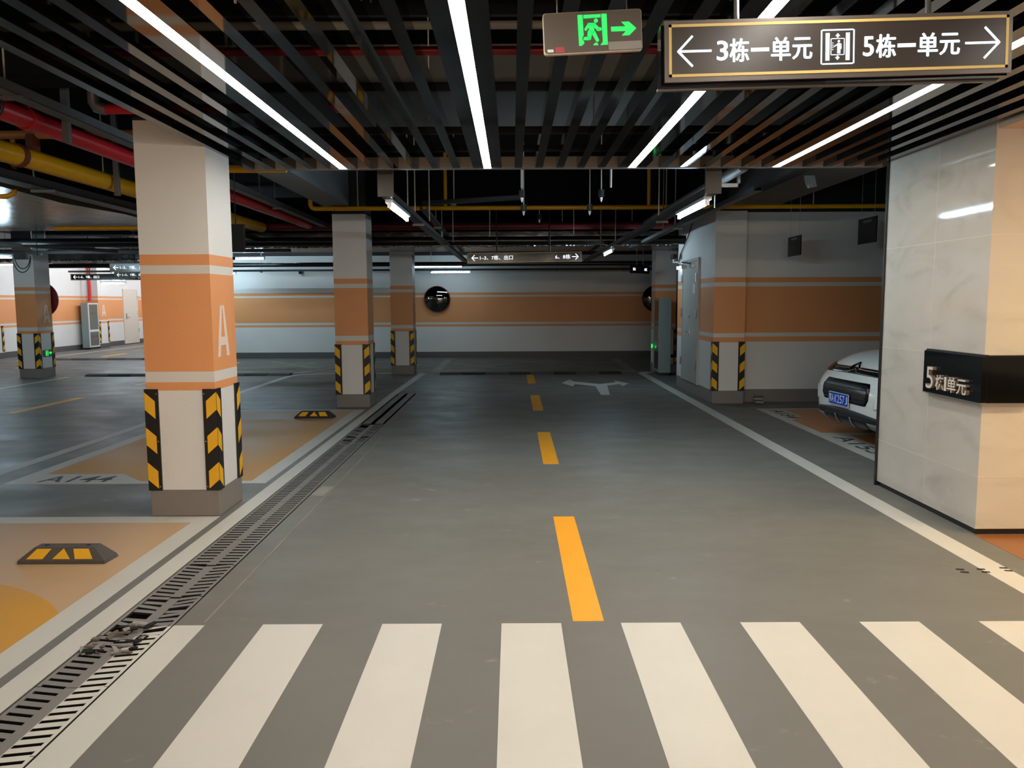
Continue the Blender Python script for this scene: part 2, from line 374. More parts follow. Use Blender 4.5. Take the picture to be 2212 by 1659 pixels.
# third bay outline, long way edges of the left aisle
def poly_line(name, pts, w, m):
    mb = MB(); P = [Vector(p) for p in pts]
    L_, R_ = [], []
    for i, p in enumerate(P):
        d = (P[min(i + 1, len(P) - 1)] - P[max(i - 1, 0)]).normalized(); n = Vector((-d.y, d.x)) * w / 2
        L_.append(p + n); R_.append(p - n)
    n = len(P)
    vs = [(q.x, q.y, .0015) for q in L_] + [(q.x, q.y, .0015) for q in R_]
    mb.add(vs, [(i, i + 1, n + i + 1, n + i) for i in range(n - 1)], m)
    return mb.build(name, floor)
arc = [(-4.1 + .78 * math.cos(a), 17.3 + .78 * math.sin(a)) for a in [W - i * W / 2 / 6 for i in range(7)]]
poly_line('aisle_edge_line', [(-4.88, -2), (-4.88, 12), (-4.88, 16.8)] + arc + [(-2.7, 18.08)], .14, 'line_white')
poly_line('aisle_edge_line', [(-9.72, 6), (-9.72, 17.55), (-9.35, 17.62), (-9.2, 18.0)], .12, 'line_far')
poly_line('aisle_edge_line', [(-13.9, 22.5), (-13.9, 37)], .14, 'line_far')
for y in (3.7, 7.65, 11.7, 15.7, 19.7, 23.6): mark('aisle_dash', rect(-7.45, y, -7.3, y + 1.95), 'line_yellow')
for y in (20.0, 24.2, 28.0): mark('aisle_dash', rect(-12.45, y, -12.3, y + 1.6), 'line_yellow')
# yellow hatched box before the far wall
SEGZ = [.0015]
def seg(name, a, b, w, m, lab=None):
    SEGZ[0] += .0002
    a = Vector(a); b = Vector(b); d = (b - a).normalized(); n = Vector((-d.y, d.x)) * w / 2
    return mark(name, [tuple(a - n), tuple(b - n), tuple(b + n), tuple(a + n)], m, lab, SEGZ[0])
seg('hatch_line', (-1.78, 18.4), (-1.78, 22.5), .2, 'line_worn', 'worn line at the left of the hatched box')
seg('hatch_line', (2.72, 18.2), (2.85, 22.5), .2, 'line_worn', 'worn line at the right of the hatched box')
for a, b in (((-1.7, 18.4), (.5, 21.4)), ((.5, 18.3), (-1.7, 21)), ((.5, 18.3), (2.7, 21.2)), ((2.7, 18.3), (.5, 21.4)), ((-1.7, 18.35), (2.7, 18.3)), ((.5, 21.4), (2.7, 21.4))):
    seg('hatch_line', a, b, .09, 'line_worn')
for a, b in (((-6.6, 18.9), (-4.4, 22)), ((-4.4, 18.9), (-6.6, 22)), ((-7.6, 18.9), (-3.9, 18.9))):
    seg('hatch_line', a, b, .09, 'line_worn')
seg('hatch_line', (-4.9, 18.2), (-3.6, 21.8), .2, 'line_worn')
seg('far_edge_line', (-9, 22.85), (4.5, 22.85), .08, 'line_worn')
# two-headed turn arrow
mark('turn_arrow', [(.96, 15.75), (1.17, 16.5), (1.21, 16.03), (1.69, 15.5), (2.03, 15.83), (2.04, 16.2), (2.26, 15.62), (2.07, 15.1), (2.07, 15.5), (1.79, 15.2), (1.66, 13.7), (1.51, 13.7), (1.56, 15.1), (1.2, 15.55), (1.13, 15.1)], 'line_far', 'white arrow turning both left and right')
# bays on the right
mark('bay_border', rect(3.6, 6.9, 3.73, 11.85), 'line_far')
mark('bay_border', rect(3.73, 11.73, 8, 11.85), 'line_far')
mark('bay_fill', [(3.73, 9.62), (8, 9.62), (8, 11.73), (3.98, 11.73), (3.98, 11.0), (3.73, 10.68)], 'bay_brown', 'orange-brown paint of the far right bay', z=.001)
mark('bay_number_plate', [(3.73, 10.68), (3.98, 11.0), (3.98, 11.73), (3.73, 11.73)], 'line_far')
mark('bay_number_plate', [(3.73, 8.0), (4.0, 8.2), (4.0, 9.45), (8, 9.45), (8, 9.62), (3.73, 9.62)], 'line_far')
mark('bay_fill', [(4.0, 8.2), (3.73, 8.0), (3.73, 7.0), (8, 7.0), (8, 9.45), (4.0, 9.45)], 'bay_brown', 'orange-brown paint under the white car', z=.001)
MR = frame((0, 0, 0), (0, -1, 0), (1, 0, 0))
t = MB(); text(t, 'A153', (-9.34, 3.735, -8.28, 3.93), MR, 'text_dark', .0005, .014, z0=.0015); t.build('bay_number', floor)
t = MB(); text(t, 'A154', (-11.66, 3.735, -10.85, 3.92), MR, 'text_dark', .0005, .014, z0=.0015); t.build('bay_number', floor)
mark('entrance_paint', rect(3.14, -2, 9, 5.36), 'entrance_floor', 'glossy orange paint before the lift lobby')
seg('floor_score_line', (-1.555, 3.9), (-1.555, 9.5), .006, 'line_worn')
mark('floor_patch', [(-1.69, 6.58), (-1.58, 6.55), (-1.56, 6.9), (-1.67, 6.92)], 'line_worn', 'small dark repair patch beside the drain')
for (x, y) in ((2.63, 4.60), (2.755, 4.60), (2.90, 4.62)):
    for k in (0, 1):
        mark('scrape_mark', [(x, y + .05 * k), (x + .045, y - .008 + .05 * k), (x + .05, y + .014 + .05 * k), (x + .006, y + .02 + .05 * k)], 'pit_black', z=.0022)

struct(MB().box(-16, -12, ZC, 9.5, 38, ZC + .2, 'ceiling_black').build('ceiling'))
w_ = MB().box(-9, 23.1, 0, 9.5, 23.4, ZC, 'far_wall_paint').build('wall_far'); struct(w_)
struct(MB().box(-9, 23.4, 0, -8.7, 38, ZC, 'far_wall_paint').build('wall_corridor'))
lw = MB(); lw.box(-15.4, -12, 0, -15.1, 38, ZC, 'far_wall_paint'); lw.box(-15.1, 23.1, 0, -15.0, 23.75, ZC, 'far_wall_paint'); lw.box(-15.1, 28.72, 0, -14.7, 29.4, ZC, 'far_wall_paint')
wl = struct(lw.build('wall_left'))
struct(MB().box(-15.1, 37, 0, -9, 37.3, ZC, 'far_wall_paint').build('wall_back'))
struct(MB().box(3.14, 12.65, 0, 9.5, 12.95, ZC, 'wall_paint').build('wall_alcove'))
struct(MB().box(9.2, -12, 0, 9.5, 23.4, ZC, 'wall_paint').build('wall_right'))
struct(MB().box(3.1, 12.95, 0, 3.4, 15.2, ZC, 'wall_paint').build('wall_side'))
struct(MB().box(3.4, 15.0, 0, 9.5, 15.2, ZC, 'wall_paint').build('wall_recess'))
struct(MB().box(-16, -12.3, 0, 9.5, -12, ZC, 'wall_paint').build('wall_behind'))
# stone clad block at the right
st = MB(); st.box(3.15, 5.37, .04, 9.2, 6.86, 3.7, 'stone')
def jstrip(axis, a, b, z0, z1):
    if axis == 'x': st.box(3.1485, a, z0, 3.15, b, z1, 'joint')
    else: st.box(a, 5.3685, z0, b, 5.37, z1, 'joint')
for z in (.4, 1.2, 2.02): jstrip('x', 5.37, 6.86, z - .002, z + .002); jstrip('y', 3.15, 9, z - .002, z + .002)
jstrip('x', 6.068, 6.072, .04, 2.72)
for x in (3.95, 4.75, 5.55): jstrip('y', x - .002, x + .002, .04, 2.72)
st.box(3.16, 5.38, 0, 9.19, 6.85, .045, 'skirting'); st.box(3.135, 6.86, 0, 3.2, 6.885, 2.95, 'skirting')
struct(st.build('wall_stone'))
# lobby soffit at the right of the slats
struct(MB().box(3.16, -3, 2.70, 9.2, 5.37, 2.74, 'soffit').build('trim_1'))
# beams of the slab above
for i, (b, mt_) in enumerate((((-2.83, 7.0, 3.03, -2.43, 12.3, ZC), 'beam_grey'), ((-2.7, 12.3, 3.03, 3.4, 12.66, ZC), 'ceiling_black'), ((-10.6, 17.9, 3.1, 3.6, 18.3, ZC), 'ceiling_black'), ((-15.1, 6.0, 3.25, -2.8, 6.4, ZC), 'ceiling_black'))):
    struct(MB().box(*b, mt_).build('trim_%d' % (i + 2)))

# ================================================================= DOORS
def door(n, wallx, y0, y1, h, m, leaves, face):
    f = MB(); s = face
    zb_ = .03 if n == 1 else .19; f.box(min(wallx, wallx + s * .035), y0 - .05, zb_, max(wallx, wallx + s * .035), y0, h + .05, m); f.box(min(wallx, wallx + s * .035), y1, zb_, max(wallx, wallx + s * .035), y1 + .05, h + .05, m)
    f.box(min(wallx, wallx + s * .035), y0, h, max(wallx, wallx + s * .035), y1, h + .05, m)
    d = struct(f.build('door_%d' % n))
    k = len(leaves)
    for (a, b, hy) in leaves:
        x = sorted((wallx, wallx + s * .03))
        lf = MB().box(x[0], a + .004, .03 if n == 1 else .2, x[1], b - .004, h - .004, m).build('door_leaf', d)
        for z in (h - .35, h - .95, .45):
            yy = y0 if hy == 0 else y1
            MB().tube([(wallx + s * .055, yy, z), (wallx + s * .055, yy, z + .14)], .012, 'steel', 8).build('hinge', lf)
    return d
d1 = door(1, -15.1, 31.4, 32.5, 2.1, 'door_cream', [(31.4, 32.5, 1)], 1)
h = MB().box(-15.065, 31.5, 1.0, -15.05, 31.56, 1.2, 'steel').tube([(-15.03, 31.53, 1.05), (-15.0, 31.53, 1.05), (-15.0, 31.66, 1.05)], .012, 'steel', 8); h.build('door_handle', d1)
d2 = door(2, 3.1, 13.45, 14.6, 2.26, 'door_grey', [(13.45, 13.98, 0), (13.98, 14.6, 1)], -1)
h = MB().box(3.05, 13.93, 1.0, 3.066, 13.97, 1.16, 'steel').tube([(3.06, 13.95, 1.06), (3.03, 13.95, 1.06), (3.03, 14.08, 1.06)], .012, 'steel', 8); h.build('door_handle', d2)
MB().tube([(3.055, 13.95, 1.32), (3.045, 13.95, 1.32)], .025, 'steel', 12).build('lock_cylinder', d2)
MB().box(3.064, 13.62, 1.72, 3.07, 13.76, 1.88, 'plastic_white').build('door_notice', d2)
cl = MB()
for y in (13.7, 14.3): cl.box(3.02, y, 2.16, 3.07, y + .22, 2.22, 'steel'); cl.tube([(3.03, y + .1, 2.22), (2.9, y + .22, 2.25), (3.04, y + .4, 2.27)], .01, 'steel', 8)
cl.build('door_closer', d2)

# ================================================================= COLUMNS
def guard(parent, x, y, sx, sy, z0=.2, z1=.965, legs='xy'):
    """L-shaped rubber guard on the corner (x, y); sx, sy point out of the column"""
    w, t = .09, .012; g = MB(); xs = sorted((x + sx * t, x - sx * w)); ys = sorted((y, y + sy * t))
    if 'x' in legs: g.box(xs[0], ys[0], z0, xs[1], ys[1], z1, 'guard_black')
    xs2 = sorted((x, x + sx * t)); ys2 = sorted((y + sy * t * .5, y - sy * w))
    if 'y' in legs: g.box(xs2[0], ys2[0], z0, xs2[1], ys2[1], z1, 'guard_black')
    for k in range(3):
        top = z1 - .022 - .264 * k; a, b, hh, sk = .0, .066, .133, .068
        if 'x' in legs:   # on the face normal to y
            yy = y + sy * (t + .001); q = [(x + sx * t * .9, top), (x - sx * b, top - sk), (x - sx * b, top - sk - hh), (x + sx * t * .9, top - hh)]
            g.add([(p, yy, z) for p, z in q], [(0, 1, 2, 3)], 'guard_yellow')
        if 'y' in legs:
            xx = x + sx * (t + .001); q = [(y + sy * t * .9, top), (y - sy * b, top - sk), (y - sy * b, top - sk - hh), (y + sy * t * .9, top - hh)]
            g.add([(xx, p, z) for p, z in q], [(0, 1, 2, 3)], 'guard_yellow')
    for z in (z0 + .03, (z0 + z1) / 2 - .01, z1 - .035):
        g.tube([(x - sx * .078, y + sy * t, z), (x - sx * .078, y + sy * (t + .003), z)], .006, 'steel', 8)
    return g.build('corner_guard', parent)
def bigA(parent, M, h, w, m='letter_pale'):
    g = MB(); a = w * .135; q = .14 * w
    # two legs and the bar, drawn as one flat outline of three convex pieces
    t = w * .23
    g.prism([(-w / 2, 0), (-w / 2 + t * 1.05, 0), (.0, h), (-w * .17, h)], 0, .001, m, M)
    g.prism([(w / 2 - t * 1.05, 0), (w / 2, 0), (w * .17, h), (-w * .0, h)], 0, .0012, m, M)
    g.prism([(-w * .38, .215 * h), (w * .38, .215 * h), (w * .27, .385 * h), (-w * .27, .385 * h)], 0, .0014, m, M)
    return g.build('painted_letter', parent)
def column(label, x0, y0, x1, y1, corners, letter=None, top=ZC, paint='column_paint'):
    c = thing('painted_column', label, 'column', ((x0 + x1) / 2, (y0 + y1) / 2, 0), 'square striped columns')
    ox, oy = (x0 + x1) / 2, (y0 + y1) / 2
    def loc(o):
        o.location = (-ox, -oy, 0); return o
    loc(MB().box(x0, y0, .2, x1, y1, top, paint).build('shaft', c))
    loc(MB().box(x0 - .004, y0 - .004, 0, x1 + .004, y1 + .004, .2, 'column_paint').build('plinth', c, bevel=.006))
    for (cx, cy, sx, sy) in corners:
        loc(guard(c, cx, cy, sx, sy))
    if letter: loc(bigA(c, *letter))
    return c
def c4(x0, y0, x1, y1): return [(x0, y0, -1, -1), (x1, y0, 1, -1), (x1, y1, 1, 1)]
ml = lambda x, y, z: frame((x, y, z), (0, 1, 0), (0, 0, 1))
a = (-2.724, 5.945, -2.213, 6.44)
column('large striped column with a pale letter A, standing nearest between two orange bays', *a, c4(*a), (ml(-2.211, 6.155, 1.195), .385, .25))
a = (-2.685, 12.2, -2.185, 12.7)
column('striped column behind the second orange bay, with yellow pipe crossing its top', *a, c4(*a))
a = (-2.68, 17.78, -2.19, 18.25)
column('striped column behind the end of the drain, left of the round mirror', *a, c4(*a))
a = (-10.66, 17.35, -10.22, 17.93)
cleft = column('striped column at the far left with a green exit sign low on it', *a, c4(*a), (ml(-10.218, 17.72, 1.18), .39, .25))
a = (3.16, 17.9, 3.66, 18.4)
column('striped column at the right end, partly hidden by a grey cabinet', *a, [(3.16, 17.9, -1, -1), (3.66, 17.9, 1, -1)])
a = (3.1, 12.45, 3.58, 12.95)
column('striped column projecting from the corner of the right wall by the double door', *a, [(3.1, 12.45, -1, -1), (3.58, 12.45, 1, -1)], paint='wall_paint')
for (x, y, sx, sy) in ((-14.7, 28.72, 1, -1), (-14.7, 29.4, 1, 1), (-15.0, 23.75, 1, 1)):
    tg = thing('corner_guard', ['black and yellow corner guard beside the left hydrant cabinet', 'thin black and yellow guard between letter A and the cream door', 'black and yellow corner guard at the left edge of the picture'][(0 if y < 28.9 else 1) if y > 25 else 2], 'corner guard')
    g = guard(tg, x, y, sx, sy, .2, .96); g.name = 'guard_strip'
bigA(wl, ml(-14.698, 29.08, 1.15), .39, .26)

# ================================================================= SLATTED CEILING
ZG = 2.72
gr = thing('slat_grille', 'dark slatted ceiling hung over the near lane', 'slatted ceiling', (0, 0, ZG))
sl = []
for k, x in enumerate((-1.425, -.205, 1.015, 2.235)):
    if k == 0:
        sl += [x - .26 - .175 * i for i in range(4)]
    sl += [x + .26 + .175 * i for i in range(5 if k < 3 else 4)]
def slat(x, w=.062, h=.1, y0=-1.5, y1=6.98):
    o = MB().box(-w / 2, y0, 0, w / 2, y1, h, 'slat').build('slat', gr); o.location = (x, 0, 0); return o
for x in sl: slat(x)
eb = MB().box(-2.215, 6.985, 0, 3.145, 7.0, .1, 'panel_inner').box(-2.215, 7.0, -.003, 3.145, 7.012, .1, 'slat_dark').box(-2.215, 6.955, -.004, 3.145, 7.012, 0, 'galv_dull'); eb.build('end_board', gr)
for y in (1.2, 2.4, 3.6, 4.85, 6.05, 6.75):
    MB().box(-2.215, y - .015, .1, 3.145, y + .015, .15, 'black_metal').build('cross_rail', gr)
    if y in (1.2, 3.6, 6.05):
        for x in (-1.9, -.6, .6, 2.0): MB().tube([(x, y, .15), (x, y, ZC - ZG)], .005, 'rod', 6).build('hanger_rod', gr)
lab = ['leftmost of the bright light strips in the slatted ceiling', 'bright light strip in the slatted ceiling just left of the green exit sign', 'bright light strip passing behind the left half of the lit direction sign', 'rightmost light strip in the slatted ceiling, nearest the stone wall']
for k, x in enumerate((-1.425, -.205, 1.015, 2.235)):
    l = thing('strip_light', lab[k], 'strip light', (x, 0, ZG), 'strip lights in the slatted ceiling')
    h = MB(); h.box(-.12, -1.5, 0, -.031, 6.98, .1, 'slat'); h.box(.031, -1.5, 0, .12, 6.98, .1, 'slat'); h.box(-.031, -1.5, .012, .031, 6.98, .1, 'slat')
    h.build('housing', l)
    MB().box(-.031, 1.5, .002, .031, 6.975, .012, 'strip_light').build('diffuser', l)
# lobby downlights, right of the picture
for (x, y, lb) in ((4.6, 3.9, 'near the stone wall'), (4.6, 1.6, 'beside the crossing'), (6.6, 3.9, 'deepest in the lobby')):
    l = thing('downlight', 'round warm downlight in the lobby soffit, ' + lb, 'ceiling light', (x, y, 2.7), 'downlights in the lobby soffit')
    MB().tube([(0, 0, 0), (0, 0, -.01)], .11, 'plastic_white', 24).build('bezel', l)
    ld = bpy.data.lights.new('lamp', 'AREA'); ld.shape = 'DISK'; ld.size = .18; ld.energy = 56; ld.color = (1, .73, .34)
    lo = bpy.data.objects.new('lamp', ld); C.objects.link(lo); lo.parent = l; lo.location = (0, 0, -.02)

# ================================================================= SIGNS
def sign_rods(parent, xs, z0, z1, y, mat_='black_metal', r=.007):
    for x in xs: MB().tube([(x, y, z0), (x, y, z1)], r, mat_, 8).build('hanger_rod', parent)
# large lit sign near the camera
SW, SH = 1.155, .198
ms = thing('direction_sign', 'large lit direction sign with a lift symbol, hung at the top right', 'sign', (1.088, 2.78, 2.437))
ms.rotation_euler = (0, R(-1.35), 0)
b = MB().box(-SW / 2, 0, -SH / 2, SW / 2, .012, SH / 2, 'sign_frame').box(-SW / 2 - .01, .014, -SH / 2 - .006, SW / 2 - .006, .075, SH / 2 - .01, 'sign_dark').box(-SW / 2 - .014, .062, -SH / 2 - .012, SW / 2 - .004, .078, -SH / 2 - .004, 'sign_frame')
b.build('housing', ms)
M0 = FRONT(0, 0, 0)
b = MB(); i0, i1, j0, j1 = -SW / 2 + .014, SW / 2 - .014, -SH / 2 + .016, SH / 2 - .013; tt = .009
b.prism(rect(i0, j0, i1, j0 + tt), .0005, .003, 'gold', M0).prism(rect(i0, j1 - tt, i1, j1), .0005, .003, 'gold', M0).prism(rect(i0, j0, i0 + tt, j1), .0005, .003, 'gold', M0).prism(rect(i1 - tt, j0, i1, j1), .0005, .003, 'gold', M0)
b.build('gold_border', ms)
MB().prism(rect(i0 + tt, j0 + tt, i1 - tt, j1 - tt), .0003, .0015, 'sign_face', M0).build('face', ms)
g = MB(); k = .000565; U = lambda z: (z - 1118) * k
ch = .037
arrow(g, U(272), -.001, .112, .098, .0075, M0, 'glyph', -1, z=.0015); g.build('lit_arrow', ms); g = MB()
arrow(g, U(1962), -.001, .114, .1, .0075, M0, 'glyph', 1, z=.0015); g.build('lit_arrow', ms); g = MB()
for body, z0, z1, hh in (('3', 402, 468, .031), ('栋', 477, 592, ch), ('一', 600, 712, .006), ('单', 721, 836, ch), ('元', 846, 963, ch - .003), ('5', 1262, 1325, .031), ('栋', 1338, 1455, ch), ('一', 1462, 1573, .006), ('单', 1584, 1701, ch), ('元', 1711, 1830, ch - .003)):
    if z0 == 1262: g.build('lit_text', ms); g = MB()
    for k_, (q_, dv) in enumerate(((-.0017, 0), (.0017, 0), (-.0006, .0011), (.0006, -.0011)) if hh > .01 else ((0, 0),)):
        text(g, body, (U(z0) + .0012 + q_, -hh - .002 + dv, U(z1) - .0012 + q_, hh - .002 + dv), M0, 'glyph', .0015 + .0001 * k_, 0, z0=.0015)
g.build('lit_text', ms); g = MB()
# lift symbol
cx = U(1112)
def ring(mb, x0, y0, x1, y1, t, M, m, z=.0015, e=.0015):
    mb.prism(rect(x0 + t, y1 - t, x1 - t, y1), z, z + e, m, M); mb.prism(rect(x0 + t, y0, x1 - t, y0 + t), z, z + e, m, M)
    mb.prism(rect(x0, y0 + t * .6, x0 + t, y1 - t * .6), z, z + e, m, M); mb.prism(rect(x1 - t, y0 + t * .6, x1, y1 - t * .6), z, z + e, m, M)
ring(g, cx - .056, -.057, cx + .056, .056, .0045, M0, 'glyph')
g.prism(rect(cx - .040, -.044, cx - .027, .044), .0015, .003, 'glyph', M0); g.prism(rect(cx + .027, -.044, cx + .040, .044), .0015, .003, 'glyph', M0)
ring(g, cx - .023, -.027, cx + .023, .027, .0022, M0, 'glyph')
for s in (1, -1):
    g.prism([(cx - .008, s * .034), (cx, s * .043), (cx + .008, s * .034), (cx + .003, s * .0345), (cx + .003, s * .0295), (cx - .003, s * .0295), (cx - .003, s * .0345)], .0015, .003, 'glyph', M0)
g.prism(circ(cx + .004, .017, .004, 12), .0015, .003, 'glyph', M0); g.prism(rect(cx - .001, -.022, cx + .009, .011), .0015, .003, 'glyph', M0)
capsule(g, (cx - .001, .007), (cx - .011, .001), .0018, M0, .0015, 'glyph'); capsule(g, (cx + .011, .008), (cx + .0115, -.006), .0016, M0, .0015, 'glyph')
for z in (.012, .005, -.002, -.009): g.prism(circ(cx - .016, z, .0018, 8), .0015, .003, 'glyph', M0)
g.build('lift_symbol', ms)
sign_rods(ms, (-.325,), SH / 2 - .01, .30, .05, 'steel', .009)
sign_rods(ms, (.32,), SH / 2 - .01, .30, .05, 'black_metal', .010)
# emergency exit sign
ex = thing('exit_sign', 'green lit running man exit sign with arrow, hung from the slatted ceiling', 'exit sign', (.297, 3.05, 2.576))
ex.rotation_euler = (0, R(-2.6), 0)
q = .000206 * 3.05 / 3.05
def Z(x, y): return ((x - 1095) * q, -(y - 568 + .054 * (x - 1095)) * q)
MB().prism(rrect(-.18, -.073, .18, .073, .012), -.022, -.004, 'edge_trim', M0).prism(rrect(-.177, -.069, .178, .071, .011), -.004, 0, 'exit_panel', M0).build('housing', ex)
g = MB()
def gp(pts, z=.0005): g.prism([Z(*p) for p in pts], z, z + .0012, 'exit_green', M0)
gp([(837, 290), (925, 287), (932, 630), (902, 690), (937, 745), (937, 770), (895, 810), (846, 815)])
gp([(943, 288), (1242, 273), (1242, 325), (943, 347)])
gp([(1257, 268), (1350, 265), (1352, 790), (1225, 797), (1268, 740)])
g.prism(circ(*Z(1159, 383), .0072, 20), .0005, .0017, 'exit_green', M0)
def cp(a, b, r, r2=None): capsule(g, Z(*a), Z(*b), r * q, M0, .0006, 'exit_green', (r2 or r) * q, .0012)
cp((1030, 450), (972, 532), 22); cp((1030, 448), (1130, 448), 24); cp((1070, 470), (1085, 580), 48, 40); cp((1120, 455), (1200, 528), 30, 26); cp((1190, 528), (1228, 525), 28)
cp((1110, 590), (1172, 715), 34, 28); cp((1045, 580), (1030, 680), 38, 32); cp((1035, 683), (952, 690), 30, 26)
gp([(1095, 800), (1120, 770), (1150, 755), (1180, 775), (1182, 800)])
gp([(1420, 487), (1680, 477), (1605, 402), (1737, 397), (1865, 507), (1740, 628), (1607, 633), (1685, 555), (1424, 566)])
g.build('lit_symbol', ex)
MB().prism([Z(1365, 742), Z(1945, 715), Z(1955, 855), Z(1370, 882)], .0003, .001, 'sticker', M0).build('sticker', ex); MB().prism([Z(282, 880), Z(388, 876), Z(390, 925), Z(285, 930)], .0003, .001, 'plastic_white', M0).build('sticker', ex); MB().prism([Z(428, 838), Z(580, 832), Z(585, 930), Z(430, 936)], .0003, .001, 'sticker_red', M0).build('sticker', ex)
sign_rods(ex, (-.125, .128), .073, .15, .012, 'steel', .003)
# long lit signs farther back
def long_sign(label, x0, x1, y, zc, hh, left, right, lx, rx, zt=ZC, face='sign_dark', gm='glyph_small', tilt=0, z1=3.3):
    w = x1 - x0
    o = thing('direction_sign', label, 'sign', ((x0 + x1) / 2, y, zc), 'long lit direction signs in the car park'); o.rotation_euler = (0, R(tilt), 0)
    MB().box(-w / 2, 0, -hh / 2, w / 2, .07, hh / 2, face).build('housing', o)
    g = MB(); t = .007; ring(g, -w / 2 + .012, -hh / 2 + .01, w / 2 - .012, hh / 2 - .01, t, M0, 'gold', .0002, .002); g.build('gold_border', o)
    g = MB(); s = hh / .18
    arrow(g, -w / 2 + .14 * s, 0, .11 * s, .1 * s, .013 * s, M0, gm, -1); g.build('lit_arrow', o); g = MB()
    if left: text(g, left, (-w / 2 + lx[0], -.036 * s, -w / 2 + lx[1], .04 * s), M0, gm, .0015, .004, z0=.0012)
    if right:
        g.build('lit_text', o); g = MB(); arrow(g, w / 2 - .12 * s, 0, .11 * s, .1 * s, .013 * s, M0, gm, 1); g.build('lit_arrow', o); g = MB()
        text(g, right, (w / 2 - rx[0], -.036 * s, w / 2 - rx[1], .04 * s), M0, gm, .0015, .004, z0=.0012)
    g.build('lit_text', o)
    for x in (-w * .24, w * .22): MB().tube([(x, .035, hh / 2), (x, .035, z1 - zc)], .012, 'black_metal', 8).build('hanger_rod', o)
    return o
long_sign('long lit direction sign hung over the middle of the lane beyond the slats', -.78, 1.2, 14.0, 2.352, .178, '1–3、7栋、出口', '6、8栋', (.225, .79), (.46, .2), tilt=-.55, z1=ZC)
long_sign('lit direction sign at the left, partly hidden behind the nearest column', -8.62, -6.6, 17.4, 2.36, .178, '1–3、7栋、出口', '5、6、8栋', (.225, .79), (.6, .2), z1=ZC)
long_sign('farthest small lit direction sign at the left with arrows both ways', -12.19, -10.2, 22.4, 2.325, .178, '1–3、7栋、出口', '5、6、8栋', (.225, .79), (.66, .2), z1=ZC)
o = long_sign('grey sign half hidden under the left direction sign', -9.85, -8.4, 20.1, 2.30, .15, '1–3、7栋、出口', None, (.2, .75), None, face='cab_grey', z1=ZC)
# small lit sign turned away, by the right column
o = thing('direction_sign', 'small lit sign turned nearly edge-on before the right column', 'sign', (2.66, 16.8, 2.245)); o.rotation_euler = (0, 0, R(52))
MB().box(-.36, 0, -.085, .36, .06, .085, 'sign_dark').build('housing', o)
g = MB(); text(g, '出口', (-.33, -.03, -.23, .03), M0, 'glyph_small', .0015, .02, z0=.001); text(g, '8栋', (.14, -.03, .26, .03), M0, 'glyph_small', .0015, .02, z0=.001); g.build('lit_text', o)
for x in (-.12, .14): MB().tube([(x, .03, .085), (x, .03, 2.68 - 2.245)], .01, 'black_metal', 8).build('hanger_rod', o)
# black bay boards hung in the right alcove
def board(label, x, y0, y1, z0, z1, txt):
    o = thing('notice_board', label, 'notice board', (x, (y0 + y1) / 2, z0), 'black boards in the alcove'); d = (y1 - y0) / 2; hgt = z1 - z0
    MB().box(0, -d, 0, .012, d, hgt, 'black_gloss').build('panel', o)
    M = frame((0, 0, 0), (0, -1, 0), (0, 0, 1)); g = MB()
    text(g, txt, (-d * .45, hgt * .8, d * .45, hgt * .93), M, 'glyph_dim', .001, .01, z0=.0008); g.build('printed_text', o)
    for y in (-d * .7, d * .7): MB().tube([(.006, y, hgt), (.006, y, ZC - z0)], .003, 'rod', 6).build('hanger_wire', o)
board('larger black board hung in the alcove above the white car', 5.06, 11.35, 11.95, 2.4, 2.76, '非机动车')
board('smaller black board hung in the alcove, left of the larger one', 4.05, 11.45, 11.98, 2.23, 2.51, '停车位')

# black plaque on the stone corner
pl = thing('unit_plaque', 'black plaque with raised pale letters wrapping the stone corner', 'sign', (3.15, 5.37, .91))
MB().box(-.045, -.05, 0, 0, .70, .31, 'plaque_black').build('panel', pl, bevel=.002)
MB().box(-.048, -.055, -.006, .0, .70, 0, 'galv').box(-.03, -.05, .31, 0, .70, .322, 'skirting').build('edge_strip', pl)
MB().box(0, -.05, 0, .29, 0, .31, 'plaque_black').box(0, -.055, -.006, .31, 0, 0, 'galv_dull').box(0, -.05, .31, .31, 0, .318, 'skirting').box(.29, -.03, 0, .8, 0, .31, 'plaque_black').build('return_panel', pl)
g = MB(); M = frame((-.045, .65, 0), (0, -1, 0), (0, 0, 1))
text(g, '5', (.045, .035, .145, .195), M, 'plaque_letter', .028, .0, 'plaque_side')
for bd, u0, u1, h0, h1 in (('栋', .175, .285, .035, .145), ('1', .295, .325, .04, .14), ('单', .335, .445, .035, .145), ('元', .455, .575, .035, .14)):
    text(g, bd, (u0, h0, u1, h1), M, 'plaque_letter', .026, .012, 'plaque_side')
g.build('raised_letters', pl)

